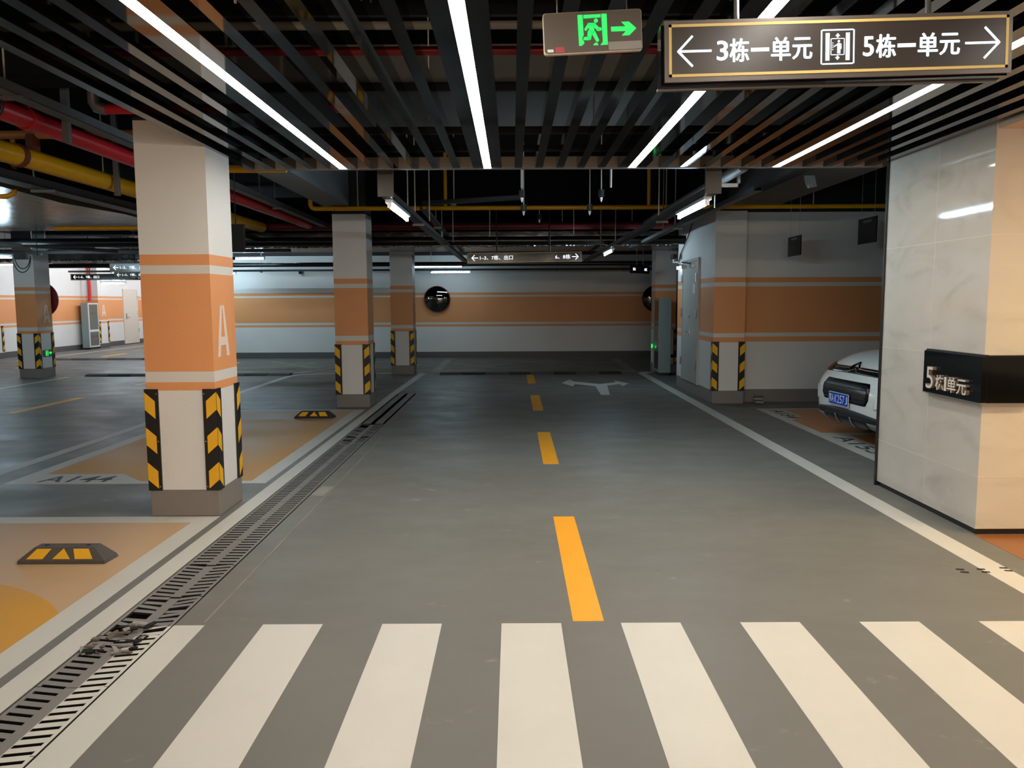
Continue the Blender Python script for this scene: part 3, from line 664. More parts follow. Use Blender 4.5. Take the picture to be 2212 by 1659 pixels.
# ================================================================= DRAIN COVERS
def cover(y, n, kind):
    """slotted cover, length n slots of .058; kind 0 sound, 1 sagged, 2 broken, 3 worn closed"""
    g = MB(); x0, x1 = GX0 + .004, GX1 - .012; xm = (x0 + x1) / 2; p = .058; Lc = n * p
    zt, zb = -.001, -.013; rnd = random.Random(int(y * 100))
    def sag(x, yy):
        if kind in (1, 2):
            u = (x - x0) / (x1 - x0); return -.012 * math.sin(u * W) * (1.1 if kind == 2 else .5) + (rnd.uniform(-.004, .004) if kind == 2 else 0)
        return 0
    def bx(xa, ya, xb, yb, sk=0):
        s0, s1 = sag(xa, ya), sag(xb, yb)
        g.add([(xa, ya, zb + s0), (xb, ya + sk, zb + s1), (xb, yb + sk, zb + s1), (xa, yb, zb + s0), (xa, ya, zt + s0), (xb, ya + sk, zt + s1), (xb, yb + sk, zt + s1), (xa, yb, zt + s0)],
              [(4, 5, 6, 7)], 'drain_paint')
        g.add(g.v[-8:], [(3, 2, 1, 0), (0, 1, 5, 4), (1, 2, 6, 5), (2, 3, 7, 6), (3, 0, 4, 7)], 'pit_black')
    bx(x0, 0, x0 + .018, Lc - .004); bx(x1 - .018, 0, x1, Lc - .004); bx(xm - .028, 0, xm + .028, Lc - .004)
    if kind == 3:
        bx(x0, 0, x1, Lc - .004)
    else:
        for i in range(n):
            for sd in (0, 1):
                if kind == 2 and rnd.random() < .12: continue
                a = i * p + .020; b = (i + 1) * p - .002
                sk = (rnd.uniform(-.03, .012) if kind == 2 else (-.012 if kind == 1 else 0)) * (1 if sd == 0 else -1)
                if sd == 0: bx(x0 + .018, a, xm - .028, b, sk)
                else: bx(xm + .028, a, x1 - .018, b, sk)
    o = g.build('drain_cover'); o.location = (0, y, 0); return o
y = 1.15; i = 0
where = {}
ORD = ['nearest', 'second', 'third', 'fourth', 'fifth', 'sixth', 'seventh', 'eighth', 'ninth', 'tenth', 'eleventh', 'twelfth']
while y < 13.9:
    n = 9; kind = 0
    if y > 10.3: kind = 3
    elif 8.6 < y: kind = 2
    elif 3.5 < y < 3.95: kind = 2
    elif y < 4.6: kind = 1
    if 2.7 < y < 3.2: kind = 1
    o = cover(y, n, kind)
    if kind == 3: key, gp_ = '%s closed drain cover at the far end of the drain', 'closed drain covers'
    elif y > 8.6: key, gp_ = '%s cracked drain cover beside the second orange bay', 'cracked drain covers'
    elif kind == 2: key, gp_ = '%s shattered drain cover by the first crossing stripe', 'shattered drain covers'
    elif y < 3.87: key, gp_ = '%s half white painted slotted drain cover along the crossing', 'half white drain covers'
    else: key, gp_ = '%s sound grey slotted drain cover past the crossing', 'slotted drain covers'
    where[gp_] = where.get(gp_, 0) + 1
    lab = key % ORD[where[gp_] - 1]
    tag(o, lab, 'drain cover', gp_); y += n * .058
rnd = random.Random(3)
for i in range(26):
    x = rnd.uniform(-2.0, -1.76); yy = rnd.uniform(3.55, 3.92); a = rnd.uniform(-.5, .5) if i % 3 else rnd.uniform(0, W); L_ = rnd.uniform(.035, .095); w = rnd.uniform(.012, .045)
    M = Matrix.Translation((x, yy, .006)) @ Matrix.Rotation(a, 4, 'Z') @ Matrix.Rotation(rnd.uniform(-.25, .25), 4, 'Y')
    g = MB(); g.prism([(-L_ / 2, -w / 2), (L_ * .4, -w * .4), (L_ / 2, w * .2), (0, w / 2), (-L_ * .45, w * .3)], -.004, .004, rnd.choice(['debris', 'drain_grey', 'drain_grey', 'pit_black']), M)
    tag(g.build('drain_shard'), 'loose broken shard lying on the shattered drain cover', 'debris', 'shards on the shattered drain cover')

# ================================================================= WHEEL STOPS, BUMPS
def wheel_stop(mt):
    o = bpy.data.objects.new('wheel_stop', None); C.objects.link(o)
    w, d, h = .27, .08, .095; zb = .022
    g = MB()
    b = [(-w, -d, 0), (w, -d, 0), (w + .012, d, 0), (-w - .012, d, 0), (-w, -d, zb), (w, -d, zb), (w + .0, d, zb), (-w, d, zb), (-w + .085, -.03, h), (w - .085, -.03, h), (w - .085, .05, h), (-w + .085, .05, h)]
    g.add(b, [(3, 2, 1, 0), (0, 1, 5, 4), (1, 2, 6, 5), (2, 3, 7, 6), (3, 0, 4, 7), (4, 5, 9, 8), (5, 6, 10, 9), (6, 7, 11, 10), (7, 4, 8, 11), (8, 9, 10, 11)], mt)
    g.build('body', o, bevel=.004)
    # reflective patches on the sloping front
    def P(u, v): # u along x, v 0..1 up the slope
        return (u, -d + .05 * v - .001, zb + (h - zb) * v + .0015)
    y = MB()
    for pts in ([(-.215, .12), (-.115, .12), (-.075, .86), (-.165, .86)], [(.085, .12), (.195, .12), (.155, .86), (.06, .86)], [(-.055, .12), (.055, .12), (0, .9)]):
        y.add([P(*p) for p in pts], [tuple(range(len(pts)))], 'guard_yellow')
    y.build('reflective_patch', o)
    hh = MB()
    for x in (-.13, .13): hh.tube([(x, .01, h - .002), (x, .01, h + .001)], .014, 'pit_black', 12)
    hh.build('bolt_hole', o)
    return o
ws = wheel_stop('rubber'); ws.location = (-2.792, 4.905, 0); tag(ws, 'grey rubber wheel stop with yellow patches in the nearest bay', 'wheel stop', 'wheel stops')
for (x, yy, lb) in ((-2.76, 11.12, 'black rubber wheel stop at the head of the second bay, right one'), (-4.13, 11.12, 'black rubber wheel stop peeking out behind the nearest column')):
    w2 = wheel_stop('rubber_dark'); w2.location = (x, yy, 0); tag(w2, lb, 'wheel stop', 'wheel stops')
def bump(label, x0, x1, y, seg_=.5):
    o = thing('speed_bump', label, 'speed bump', (x0, y, 0), 'rubber speed bumps'); n = int(round((x1 - x0) / seg_))
    for i in range(n):
        g = MB(); pr = [(-.17, 0), (-.12, .035), (-.04, .05), (.04, .05), (.12, .035), (.17, 0)]
        xa, xb = i * seg_, (i + 1) * seg_ - .01; k = len(pr)
        vs = [(xa, a, b) for a, b in pr] + [(xb, a, b) for a, b in pr]
        g.add(vs, [tuple(range(k)), tuple(range(2 * k - 1, k - 1, -1))] + [(j, k + j, k + (j + 1) % k, (j + 1) % k) for j in range(k)], 'rubber_dark' if i % 2 else 'rubber')
        g.build('bump_section', o)
bump('low rubber speed bump across the end of the lane', -1.6, 2.6, 17.75)
bump('low rubber speed bump across the left aisle, near one', -9.4, -4.9, 17.75)
bump('low rubber speed bump across the left aisle, far one', -14.0, -9.5, 22.9)

# ================================================================= PIPES, DUCTS, TRAYS
def pipe(name, label, cat, path, r, m, rods=(), flange=(), fm=None, group=None, n=14):
    o = thing(name, label, cat, path[0], group); P0 = Vector(path[0])
    MB().tube([Vector(p) - P0 for p in path], r, m, n).build('pipe_run', o, smooth=True)
    for (x, y, z) in rods: MB().tube([Vector((x, y, z)) - P0, Vector((x, y, ZC)) - P0], .008, 'rod', 6).build('hanger_rod', o)
    for (p, d) in flange:
        p = Vector(p) - P0; d = Vector(d).normalized() * .035
        MB().tube([p - d, p + d], r * 1.14, fm or m, n).build('coupling', o, smooth=True)
    return o
pipe('fire_main', 'thick red pipe running back along the left ceiling', 'pipe', [(-3.69, 2.5, 3.0), (-3.69, 14.8, 3.0)], .078, 'red_pipe',
     [(-3.69, y, 3.05) for y in (5.2, 9, 12)], [((-3.69, 6.3, 3.0), (0, 1, 0)), ((-3.69, 9.5, 3.0), (0, 1, 0))])
fm_ = [o for o in C.objects if o.name == 'fire_main'][0]
MB().tube([(.1 * math.cos(a * W / 10), 3.35, .1 * math.sin(a * W / 10)) for a in range(20)], .012, 'black_metal', 8, closed=True).build('pipe_clamp', fm_)
MB().tube([(0, 3.35, .1), (0, 3.35, ZC - 3.0)], .012, 'galv_dull', 8).build('hanger_rod', fm_)
pipe('yellow_main', 'thick yellow pipe running back along the left ceiling', 'pipe', [(-4.42, 2.5, 2.92), (-4.42, 14.4, 2.92)], .092, 'yellow_pipe',
     [(-4.42, y, 2.95) for y in (5, 8.9, 12.5)], [((-4.42, 7.37, 2.92), (0, .1, 0)), ((-4.42, 6.92, 2.92), (0, .1, 0))], 'rust')
pipe('branch_pipe', 'red branch pipe with grey elbow at the top of the nearest column', 'pipe', [(-2.93, 5.82, 3.5), (-2.93, 5.82, 3.0), (-2.91, 5.82, 2.97), (-2.86, 5.82, 2.955), (-1.2, 5.82, 2.955)], .034, 'red_pipe')
MB().tube([(0, 0, -.36), (0, 0, -.5), (.02, 0, -.53), (.07, 0, -.545), (.09, 0, -.545)], .04, 'galv', 14).build('elbow', [o for o in C.objects if o.name == 'branch_pipe'][0], smooth=True)
pipe('cross_pipe', 'pale pipe crossing above the slats', 'pipe', [(-2.1, 4.57, 3.1), (3.0, 4.57, 3.1)], .022, 'edge_trim', [(-1.5, 4.57, 3.1), (.6, 4.57, 3.1)])
pipe('cross_pipe', 'red pipe crossing above the slats', 'pipe', [(-2.1, 5.02, 3.1), (2.8, 5.02, 3.1)], .026, 'red_pipe', [(-.9, 5.02, 3.1), (1.9, 5.02, 3.1)])
yp = pipe('yellow_cross_pipe', 'thin yellow pipe crossing the whole lane beyond the slats', 'pipe', [(-2.88, 11.7, ZC), (-2.88, 11.7, 2.98), (-2.86, 11.7, 2.945), (-2.82, 11.7, 2.93), (5.4, 11.7, 2.93)], .032, 'yellow_pipe', [(-2.2, 11.7, 2.93), (2.2, 11.7, 2.93), (4.3, 11.7, 2.93)])
for x in (-.95, 1.95, 5.35): MB().tube([(x + 2.88, 0, 2.93 - ZC), (x + 2.88, 0, 0)], .024, 'yellow_pipe', 10).build('riser', yp)
pipe('yellow_branch_pipe', 'short yellow pipe above the second bay, just past the slats', 'pipe', [(-2.9, 7.3, 2.78), (-2.0, 7.3, 2.78)], .034, 'yellow_pipe', [(-2.6, 7.3, 2.78)])
pipe('yellow_branch_pipe', 'thin yellow pipe with red sprinkler under the foil duct', 'pipe', [(-6.7, 12.0, 2.70), (-5.3, 12.0, 2.70)], .03, 'yellow_pipe')
pipe('yellow_branch_pipe', 'small yellow bent pipe at the left edge under the yellow main', 'pipe', [(-6.4, 8.6, 2.72), (-5.3, 8.6, 2.72), (-5.22, 8.6, 2.75), (-5.2, 8.6, 2.83), (-5.2, 8.6, 3.3)], .026, 'yellow_pipe')
pipe('sprinkler_branch', 'dim orange pipe crossing behind the red main', 'pipe', [(-5.8, 7.62, 3.15), (-3.0, 7.62, 3.15)], .04, 'orange_pipe')
MB().tube([(1.38, 0, 0), (1.38, 0, -.2)], .06, 'rust', 12).build('stub', [o for o in C.objects if o.name == 'sprinkler_branch'][0])
for (x, y, z0, lb) in ((-3.5, 6.5, 2.86, 'steel hanger post between the red main and the grey tray'), (-4.28, 8.9, 2.76, 'steel hanger post beside the yellow main, next to the nearest column')):
    g = MB().box(-.025, -.02, 0, .025, .02, ZC - z0, 'galv_dull').box(.025, -.02, 0, .03, .02, ZC - z0, 'galv'); tag(g.build('hanger_post', loc=(x, y, z0)), lb, 'post', 'steel hanger posts')
tag(MB().tube([(-5.2, 8, 2.9), (-5.22, 9.5, 2.88), (-5.2, 11, 2.9), (-5.18, 12.5, 2.88), (-5.2, 13.9, 2.9)], [.1, .12, .11, .13, .1], 'wool', 12).build('insulated_pipe', smooth=True), 'fuzzy dark insulated pipe along the edge of the foil duct', 'pipe')
pipe('fire_cross_main', 'dark red pipe crossing above the far sign', 'pipe', [(-7, 15.0, 2.98), (3.05, 15.0, 2.98)], .07, 'dark_red', [(-1.9, 15, 3), (.5, 15, 3), (2.2, 15, 3)])
pipe('black_cross_main', 'thick black pipe crossing above the far sign', 'pipe', [(-12, 14.6, 2.68), (3.3, 14.6, 2.68)], .08, 'dark_pipe', [(-3, 14.6, 2.7), (-.4, 14.6, 2.7), (1.1, 14.6, 2.7)])
pipe('black_cross_main', 'thin black pipe crossing in front of the far wall top', 'pipe', [(-12, 19.6, 2.50), (4, 19.6, 2.50)], .05, 'dark_pipe', [(-1, 19.6, 2.5)])
pipe('standpipe', 'dark red upright pipe beside the right grey cabinet', 'pipe', [(3.60, 17.62, ZC), (3.60, 17.62, .45), (3.58, 17.66, .4), (3.52, 17.78, .38)], .04, 'dark_red')
pipe('standpipe', 'bright red upright pipe above the left hydrant cabinet', 'pipe', [(-14.82, 28.4, 3.4), (-14.82, 28.4, 1.68)], .06, 'red_pipe')
def tray(name, label, p, q, w, h, m, drop=None, rods=(), group=None, wool=False):
    """open cable tray from p to q"""
    o = thing(name, label, 'cable tray', p, group); p = Vector(p); q = Vector(q); d = (q - p); L_ = d.length; dn = d.normalized(); s = Vector((0, 0, 1)).cross(dn)
    M = Matrix((dn, s, Vector((0, 0, 1)))).transposed().to_4x4()
    g = MB(); g.box(0, -w / 2, -h / 2, L_, w / 2, -h / 2 + .004, m, M); g.box(0, -w / 2, -h / 2, L_, -w / 2 + .004, h / 2, m, M); g.box(0, w / 2 - .004, -h / 2, L_, w / 2, h / 2, m, M)
    g.build('channel', o)
    for t_ in rods:
        a = dn * t_; MB().tube([a + s * (w / 2 - .01), a + s * (w / 2 - .01) + Vector((0, 0, ZC - p.z))], .007, 'rod', 6).build('hanger_rod', o)
        MB().box(t_ - .02, -w / 2 - .02, -h / 2 - .025, t_ + .02, w / 2 + .02, -h / 2, 'galv_dull', M).build('support_bracket', o)
    return o
tl = tray('cable_tray', 'black tray carrying tube lights over the left half of the lane', (-1.12, 7.3, 2.56), (-1.12, 19.4, 2.56), .1, .06, 'black_metal', rods=(2.5, 6.2))
MB().box(-.07, -.03, -.03, .07, 0, ZC - 2.56, 'channel_dark').build('drop_channel', tl)
tr = tray('cable_tray', 'black tray carrying tube lights over the right half of the lane', (1.76, 7.2, 2.56), (1.76, 19.4, 2.56), .1, .06, 'black_metal', rods=(2.4, 6.4))
MB().box(-.07, -.03, -.03, .07, 0, ZC - 2.56, 'channel_dark').build('drop_channel', tr)
tray('cable_tray', 'grey cable tray above the red main at the left', (-3.42, 2.5, 3.07), (-3.42, 15, 3.0), .12, .07, 'galv_dull', rods=(3.2, 6.5, 9.5))
tray('cable_tray', 'dark cable tray under the yellow main at the left', (-4.62, 2.5, 2.78), (-4.62, 16.5, 2.72), .2, .08, 'black_metal', rods=(5.6, 8.5))
tray('cable_tray', 'dark tray crossing the lane just before the far lights', (-12, 20.35, 2.56), (4.2, 20.35, 2.56), .1, .06, 'black_metal', rods=(5, 9.5, 13.5))
tray('cable_tray', 'dark tray crossing the lane close to the far wall', (-12, 22.0, 2.46), (4.2, 22.0, 2.46), .1, .05, 'black_metal', rods=(5.2, 9.8, 13.2))
tray('cable_tray', 'dark tray branching off high above the middle of the lane', (-1.12, 10.3, 2.83), (.12, 10.0, 2.86), .08, .05, 'black_metal', rods=(.4,))
tray('cable_tray', 'dark tray running back high above the left lane half', (-1.12, 10.3, 2.78), (-1.2, 16.0, 2.78), .08, .05, 'black_metal', rods=(2.4,))
tray('cable_tray', 'dark bent tray above the right far light', (2.55, 8.5, 2.75), (2.3, 15.8, 2.62), .1, .05, 'black_metal', rods=(3.5,))
tray('cable_tray', 'dark tray crossing the left aisle ceiling', (-13, 15.9, 2.58), (-4.2, 15.4, 2.58), .12, .06, 'black_metal', rods=(4, 6))
tray('cable_tray', 'dark tray slanting across the left aisle ceiling', (-12.5, 11.5, 2.78), (-5.8, 17, 2.52), .1, .06, 'black_metal', rods=(2, 5))
rt = pipe('conduit_bundle', 'grey conduit on a bracket above the right lane edge', 'pipe', [(2.0, 7.1, 2.75), (2.0, 12.2, 2.75)], .05, 'galv_dull')
MB().box(-.14, .6, -.09, .14, .64, -.06, 'galv').box(-.15, .6, -.09, -.12, .64, ZC - 2.755, 'galv').box(.12, .6, -.09, .14, .64, .12, 'galv').build('u_bracket', rt)
def duct(label, b, m, mside=None, rods=()):
    o = thing('air_duct', label, 'air duct', (b[0], b[1], b[2]))
    x0, y0, z0, x1, y1, z1 = b
    g = MB(); g.box(0, 0, 0, x1 - x0, y1 - y0, z1 - z0, m); ob = g.build('duct_body', o)
    if mside:
        # crumpled foil seams along the lower edges
        rn = random.Random(5); e = MB()
        for (a, c, dr) in (((0, 0, 0), (x1 - x0, 0, 0), 0), ((x1 - x0, 0, 0), (x1 - x0, y1 - y0, 0), 1)):
            a = Vector(a); c = Vector(c); nn = int((c - a).length / .035); pts = []; rr = []
            for i in range(nn + 1):
                p = a.lerp(c, i / nn); pts.append(p + Vector((rn.uniform(-.006, .006), rn.uniform(-.006, .006), rn.uniform(.0, .03)))); rr.append(rn.uniform(.022, .038))
            e.tube(pts, rr, mside, 7)
        e.build('foil_seam', o)
    for (x, y) in rods: MB().tube([(x - x0, y - y0, z1 - z0), (x - x0, y - y0, ZC - z0)], .008, 'rod', 6).build('hanger_rod', o)
    return o
duct('large foil wrapped duct at the upper left', (-9.5, 7.6, 2.86, -5.35, 14.2, 3.3), 'foil_soft', 'foil', [(-6, 9)])
duct('foil wrapped duct crossing behind the black pipe', (-7, 16.0, 2.68, 3.4, 17.7, 2.96), 'foil_soft', 'foil', [(-3, 16.3), (1, 16.3)])
duct('foil wrapped duct crossing the left aisle', (-14, 18.4, 2.55, -7.2, 19.4, 2.82), 'foil_soft', 'foil')
duct('dark plain duct running back at the upper right', (3.25, 7.3, 3.0, 3.95, 12.4, 3.4), 'channel_dark')
duct('plain metal duct crossing above the slats', (-1.3, 6.2, 3.2, 2.0, 7.7, 3.5), 'channel_dark')
for (x, y, lb) in ((-3.05, 9.0, 'black board hanging behind the top of the nearest column'),):
    o = thing('hanging_board', lb, 'board', (x, y, 2.16)); MB().box(-.09, 0, 0, .09, .05, .3, 'black_metal').build('panel', o); MB().tube([(0, .02, .3), (0, .02, ZC - 2.16)], .006, 'black_metal', 6).build('hanger_rod', o)
# foil flaps of tape at the upper right
for (x, y, z, lb) in ((3.5, 7.6, 2.86, 'loose foil scrap hanging from the right duct, nearer one'), (3.3, 9.3, 2.86, 'loose foil scrap hanging from the right duct, farther one')):
    g = MB(); g.add([(0, 0, .15), (.12, 0, .14), (.16, .02, .02), (.06, .04, 0), (.02, .02, .07), (.02, .02, .16)], [(0, 1, 2, 3, 4)], 'foil')
    o = g.build('foil_scrap', loc=(x, y, z)); so = o.modifiers.new('s', 'SOLIDIFY'); so.thickness = .003; tag(o, lb, 'scrap')

# ================================================================= TUBE LIGHTS
def tube_light(label, p, q, up=None, m='tube_light'):
    o = thing('tube_light', label, 'tube light', p, 'tube lights'); p = Vector(p); q = Vector(q) - p; dn = q.normalized(); s = Vector((0, 0, 1)).cross(dn)
    M = Matrix((dn, s, Vector((0, 0, 1)))).transposed().to_4x4(); L_ = q.length
    MB().box(-.03, -.035, .03, L_ + .03, .035, .06, 'tube_body', M).build('batten', o)
    MB().tube([dn * .0, q], .014, m, 12).build('glass_tube', o)
    for a in (-.02, L_): MB().box(a - .005, -.016, -.016, a + .025, .016, .035, 'tube_body', M).build('lamp_holder', o)
    if up: MB().tube([Vector((0, 0, .06)) + dn * .3, Vector((0, 0, up - p.z)) + dn * .3], .006, 'black_metal', 6).build('hanger_rod', o)
    return o
tube_light('bright tube light under the tray over the left of the lane', (-1.12, 7.5, 2.47), (-1.12, 8.72, 2.47), m='tube_light_mid')
tube_light('bright tube light under the tray over the right of the lane', (1.76, 7.4, 2.47), (1.76, 8.62, 2.47), m='tube_light_bright')
tube_light('small distant tube light right of the far direction sign', (1.76, 14.3, 2.47), (1.76, 15.5, 2.47))
tube_light('upper of the two level tube lights left of the far sign', (-2.46, 20.35, 2.47), (-1.26, 20.35, 2.47), m='tube_light_dim')
tube_light('lower of the two level tube lights left of the far sign', (-2.2, 22.0, 2.39), (-1.15, 22.0, 2.39), m='tube_light_dim')
tube_light('tube light just peeking out right of the nearest column', (-8.7, 22.0, 2.39), (-7.5, 22.0, 2.39))
tube_light('tube light at the left edge before the far left column', (-9.78, 14.0, 2.43), (-8.6, 14.0, 2.39), up=2.86)
tube_light('short tube light stub at the left edge, lower one', (-13.3, 19.1, 2.25), (-12.1, 19.1, 2.25), up=2.55)
tube_light('tube light under the farthest left direction sign', (-12.25, 24.2, 2.2), (-11.55, 24.2, 2.19), up=ZC)
tube_light('tube light over the far left corridor, near the cream door', (-11.9, 26.5, 2.2), (-11.0, 26.5, 2.18), up=ZC)
ORD2 = ['nearest', 'second', 'third', 'fourth', 'fifth', 'sixth', 'farthest']
# farther lamps of the left aisle rows, outside or behind things in the picture
for k, (x, y) in enumerate(((-11.6, 5.6), (-7.4, 4.2), (-10.4, 12.6), (-10.5, 34.0), (-13.0, 21.4), (-6.4, 19.0))):
    tube_light(ORD2[k] + ' tube light of the row along the left aisle', (x - .6, y, 2.62), (x + .6, y, 2.62), up=(2.86 if (-9.5 < x < -5.3 and 7.6 < y < 14.2) else ZC))
ORD2 = ['nearest', 'second', 'third', 'fourth', 'fifth', 'sixth', 'farthest']
for i in range(6):  # added row behind the camera, fills camera-facing faces with warm light
    x = -3.1 + 1.25 * i
    tube_light(ORD2[i] + ' added warm fill tube across the hall behind the crossing', (x, -8.0, 2.45), (x + 1.15, -8.0, 2.45), up=ZC, m='added_warm_fill')
for i in range(6):  # added lamps kept out of sight above the duct to brighten the left wall
    y = 23.6 + 2.2 * i
    tube_light(ORD2[i] + ' added high fill tube brightening the far left corridor', (-12.6, y, 3.15), (-12.6, y + 1.2, 3.15), up=ZC, m='added_corridor_fill')
for i, (x, y) in enumerate(((-8.6, 20.6), (-6.6, 20.6))):  # added unseen pair, hung high to lift the left part of the far wall
    tube_light(['left', 'right'][i] + ' added high fill tube brightening the far wall behind the nearest column', (x, y, 3.15), (x + 1.2, y, 3.15), up=ZC, m='tube_light')
# camera junction box and hanging cable by the left column
o = thing('cable_loop', 'black cable looping down before the far left column', 'cable', (-8.35, 14.0, 2.42))
MB().box(-.2, -.03, -.06, .0, .05, .05, 'black_metal').build('junction_box', o)
for k, (r_, dz) in enumerate(((.155, 0), (.135, .03))):
    MB().tube([(-.1 + .13 + r_ * 1.0 * math.cos(W + i * W / 14) - .12, .02 * k, -.02 + dz + 1.7 * r_ * math.sin(W + i * W / 14)) for i in range(15)], .008, 'cable', 8).build('cable', o)
MB().tube([(.18, .01, 0), (.18, .01, 2.86 - 2.42)], .006, 'black_metal', 6).build('hanger_rod', o)

# ================================================================= SMALL FIXTURES
def sensor(label, x, y, z, lean=0):
    o = thing('parking_sensor', label, 'sensor', (x, y, z), 'hanging sensors')
    MB().tube([(0, 0, .12), (0, 0, ZC - z)], .006, 'rod', 8).build('drop_rod', o)
    MB().tube([(0, 0, .13), (0, 0, .06), (0, 0, .05)], [.035, .035, .02], 'black_metal', 14).build('head', o)
    MB().tube([(0, 0, .055), (0, 0, .02), (0, 0, 0)], [.018, .012, .004], 'plastic_white', 10).build('tip', o)
    return o
sensor('black hanging sensor with white tip, upper left of the pair over the lane', .11, 9.0, 2.68)
sensor('black hanging sensor with white tip, just under the left pair', .14, 9.8, 2.62)
sensor('black hanging sensor with white tip, upper one at the right over the lane', .98, 9.0, 2.68)
sensor('black hanging sensor with white tip, on the yellow pipe at the right', .93, 9.8, 2.62)
sensor('small pale sensor hanging just above the far sign', .42, 12.6, 2.80)
for (x, y, z0, lb) in ((-1.17, 9.2, 2.6, 'white ceiling rod, leftmost beyond the slats'), (-1.03, 10.2, 2.6, 'white ceiling rod beside the left tray'), (.1, 8.3, 2.74, 'thick pale rod at the middle sensor pair'), (1.0, 8.3, 2.74, 'thick pale rod at the right sensor pair'), (1.4, 12.9, 2.45, 'long grey rod left of the right tray'), (2.05, 11.1, 2.55, 'thin grey rod right of centre'), (2.2, 8.9, 2.6, 'white ceiling rod left of the right tube light'), (-.9, 12.4, 2.5, 'long grey rod by the yellow riser')):
    tag(MB().tube([(0, 0, 0), (0, 0, ZC - z0)], .011 if 'thick' in lb or 'long' in lb else .007, 'rod' if 'grey' not in lb else 'galv_dull', 8).build('hanger_rod', loc=(x, y, z0)), lb, 'rod', 'rods hanging from the ceiling')
def cctv(label, x, y, z, sx):
    o = thing('security_camera', label, 'camera', (x, y, z), 'security cameras')
    MB().box(-.05, -.16, -.045, .05, .02, .045, 'black_metal').build('camera_body', o, bevel=.008)
    MB().tube([(0, -.16, 0), (0, -.175, 0)], .032, 'black_gloss', 16).build('lens', o)
    MB().tube([(0, 0, -.04), (0, .04, -.09), (sx, .04, -.09)], .014, 'plastic_white', 8).build('bracket', o)
    return o
cctv('black box camera on a white bracket above the double door', 2.97, 15.0, 2.4, .14)
cctv('small camera fixed to the far wall behind the bays', -5.96, 23.0, 2.44, .05)
o = thing('bulb_lamp', 'small bare bulb glowing beside the double door', 'lamp', (3.05, 14.95, 2.17)); MB().tube([(0, 0, 0), (0, 0, .05)], .028, 'bulb', 12).build('bulb', o); MB().tube([(0, 0, .05), (0, 0, .09)], .02, 'black_metal', 10).build('socket', o); MB().tube([(0, 0, .09), (0, 0, .12), (.06, 0, .12)], .006, 'plastic_white', 6).build('bracket', o)
tag(MB().tube([(3.09, 13.9, 3.0), (3.06, 14.2, 2.7), (3.08, 14.9, 2.45), (3.07, 15.0, 2.3)], .01, 'cable', 8).build('wall_cable'), 'grey cable drooping down the wall above the double door', 'cable')
# low exit signs
for (loc, rt_, lb, rod_) in (((-10.205, 17.66, .52), 1, 'tiny green exit sign low on the far left column', 1), ((3.10, 17.88, .6), -1, 'tiny green exit sign low beside the right cabinet', 0)):
    o = thing('exit_sign', lb, 'exit sign', loc)
    M = frame((0, 0, 0), (0, 1, 0), (0, 0, 1)) if rt_ > 0 else frame((0, 0, 0), (1, 0, 0), (0, 0, 1))
    w = .17 if rt_ > 0 else .05
    MB().prism(rrect(-w, -.07, w, .07, .01), -.02, 0, 'exit_panel', M).build('housing', o)
    g = MB(); ring(g, -w * .5, -.055, w * .1, .055, .012, M, 'exit_green'); capsule(g, (-w * .2, .02), (-w * .25, -.02), .014, M, .001, 'exit_green'); g.prism([(w * .25, -.012), (w * .6, -.012), (w * .55, -.04), (w * .92, 0), (w * .55, .04), (w * .6, .012), (w * .25, .012)], .001, .002, 'exit_green', M); g.build('lit_symbol', o)
# convex mirrors
def mirror(label, x, y, z, r, back=False):
    o = thing('convex_mirror', label, 'mirror', (x, y, z), 'round traffic mirrors'); s = 1 if back else -1
    g = MB(); n = 40; k = 8; dep = r * .22
    vs = [(0, s * dep, 0)]
    for i in range(1, k + 1):
        a = i / k; vs += [(r * a * math.cos(2 * W * j / n), s * dep * (1 - a * a), r * a * math.sin(2 * W * j / n)) for j in range(n)]
    fs = [(0, 1 + j, 1 + (j + 1) % n) for j in range(n)]
    for i in range(1, k): fs += [(1 + (i - 1) * n + j, 1 + i * n + j, 1 + i * n + (j + 1) % n, 1 + (i - 1) * n + (j + 1) % n) for j in range(n)]
    g.add(vs, fs, 'mirror_dark'); g.build('mirror_dome', o, smooth=True)
    MB().tube([(r * math.cos(2 * W * j / n), 0, r * math.sin(2 * W * j / n)) for j in range(n)], .012, 'mirror_rim', 8, closed=True).build('rim', o)
    if back:
        MB().tube([(0, -.005, 0), (0, -.02, 0)], r, 'mirror_back', 40).build('back_plate', o)
        MB().tube([(0, -.02, 0), (0, -.1, 0)], .02, 'black_metal', 8).build('bracket', o)
    else: MB().tube([(0, 0, 0), (0, .1, 0)], .02, 'black_metal', 8).build('bracket', o)
mirror('round convex mirror on the far wall, facing the lane', -2.14, 23.0, 1.67, .365)
mirror('round convex mirror half hidden behind the right column', 4.05, 23.0, 1.66, .36)
mirror('dark red back of a round mirror behind the far left column', -10.5, 18.03, 1.69, .385, True)
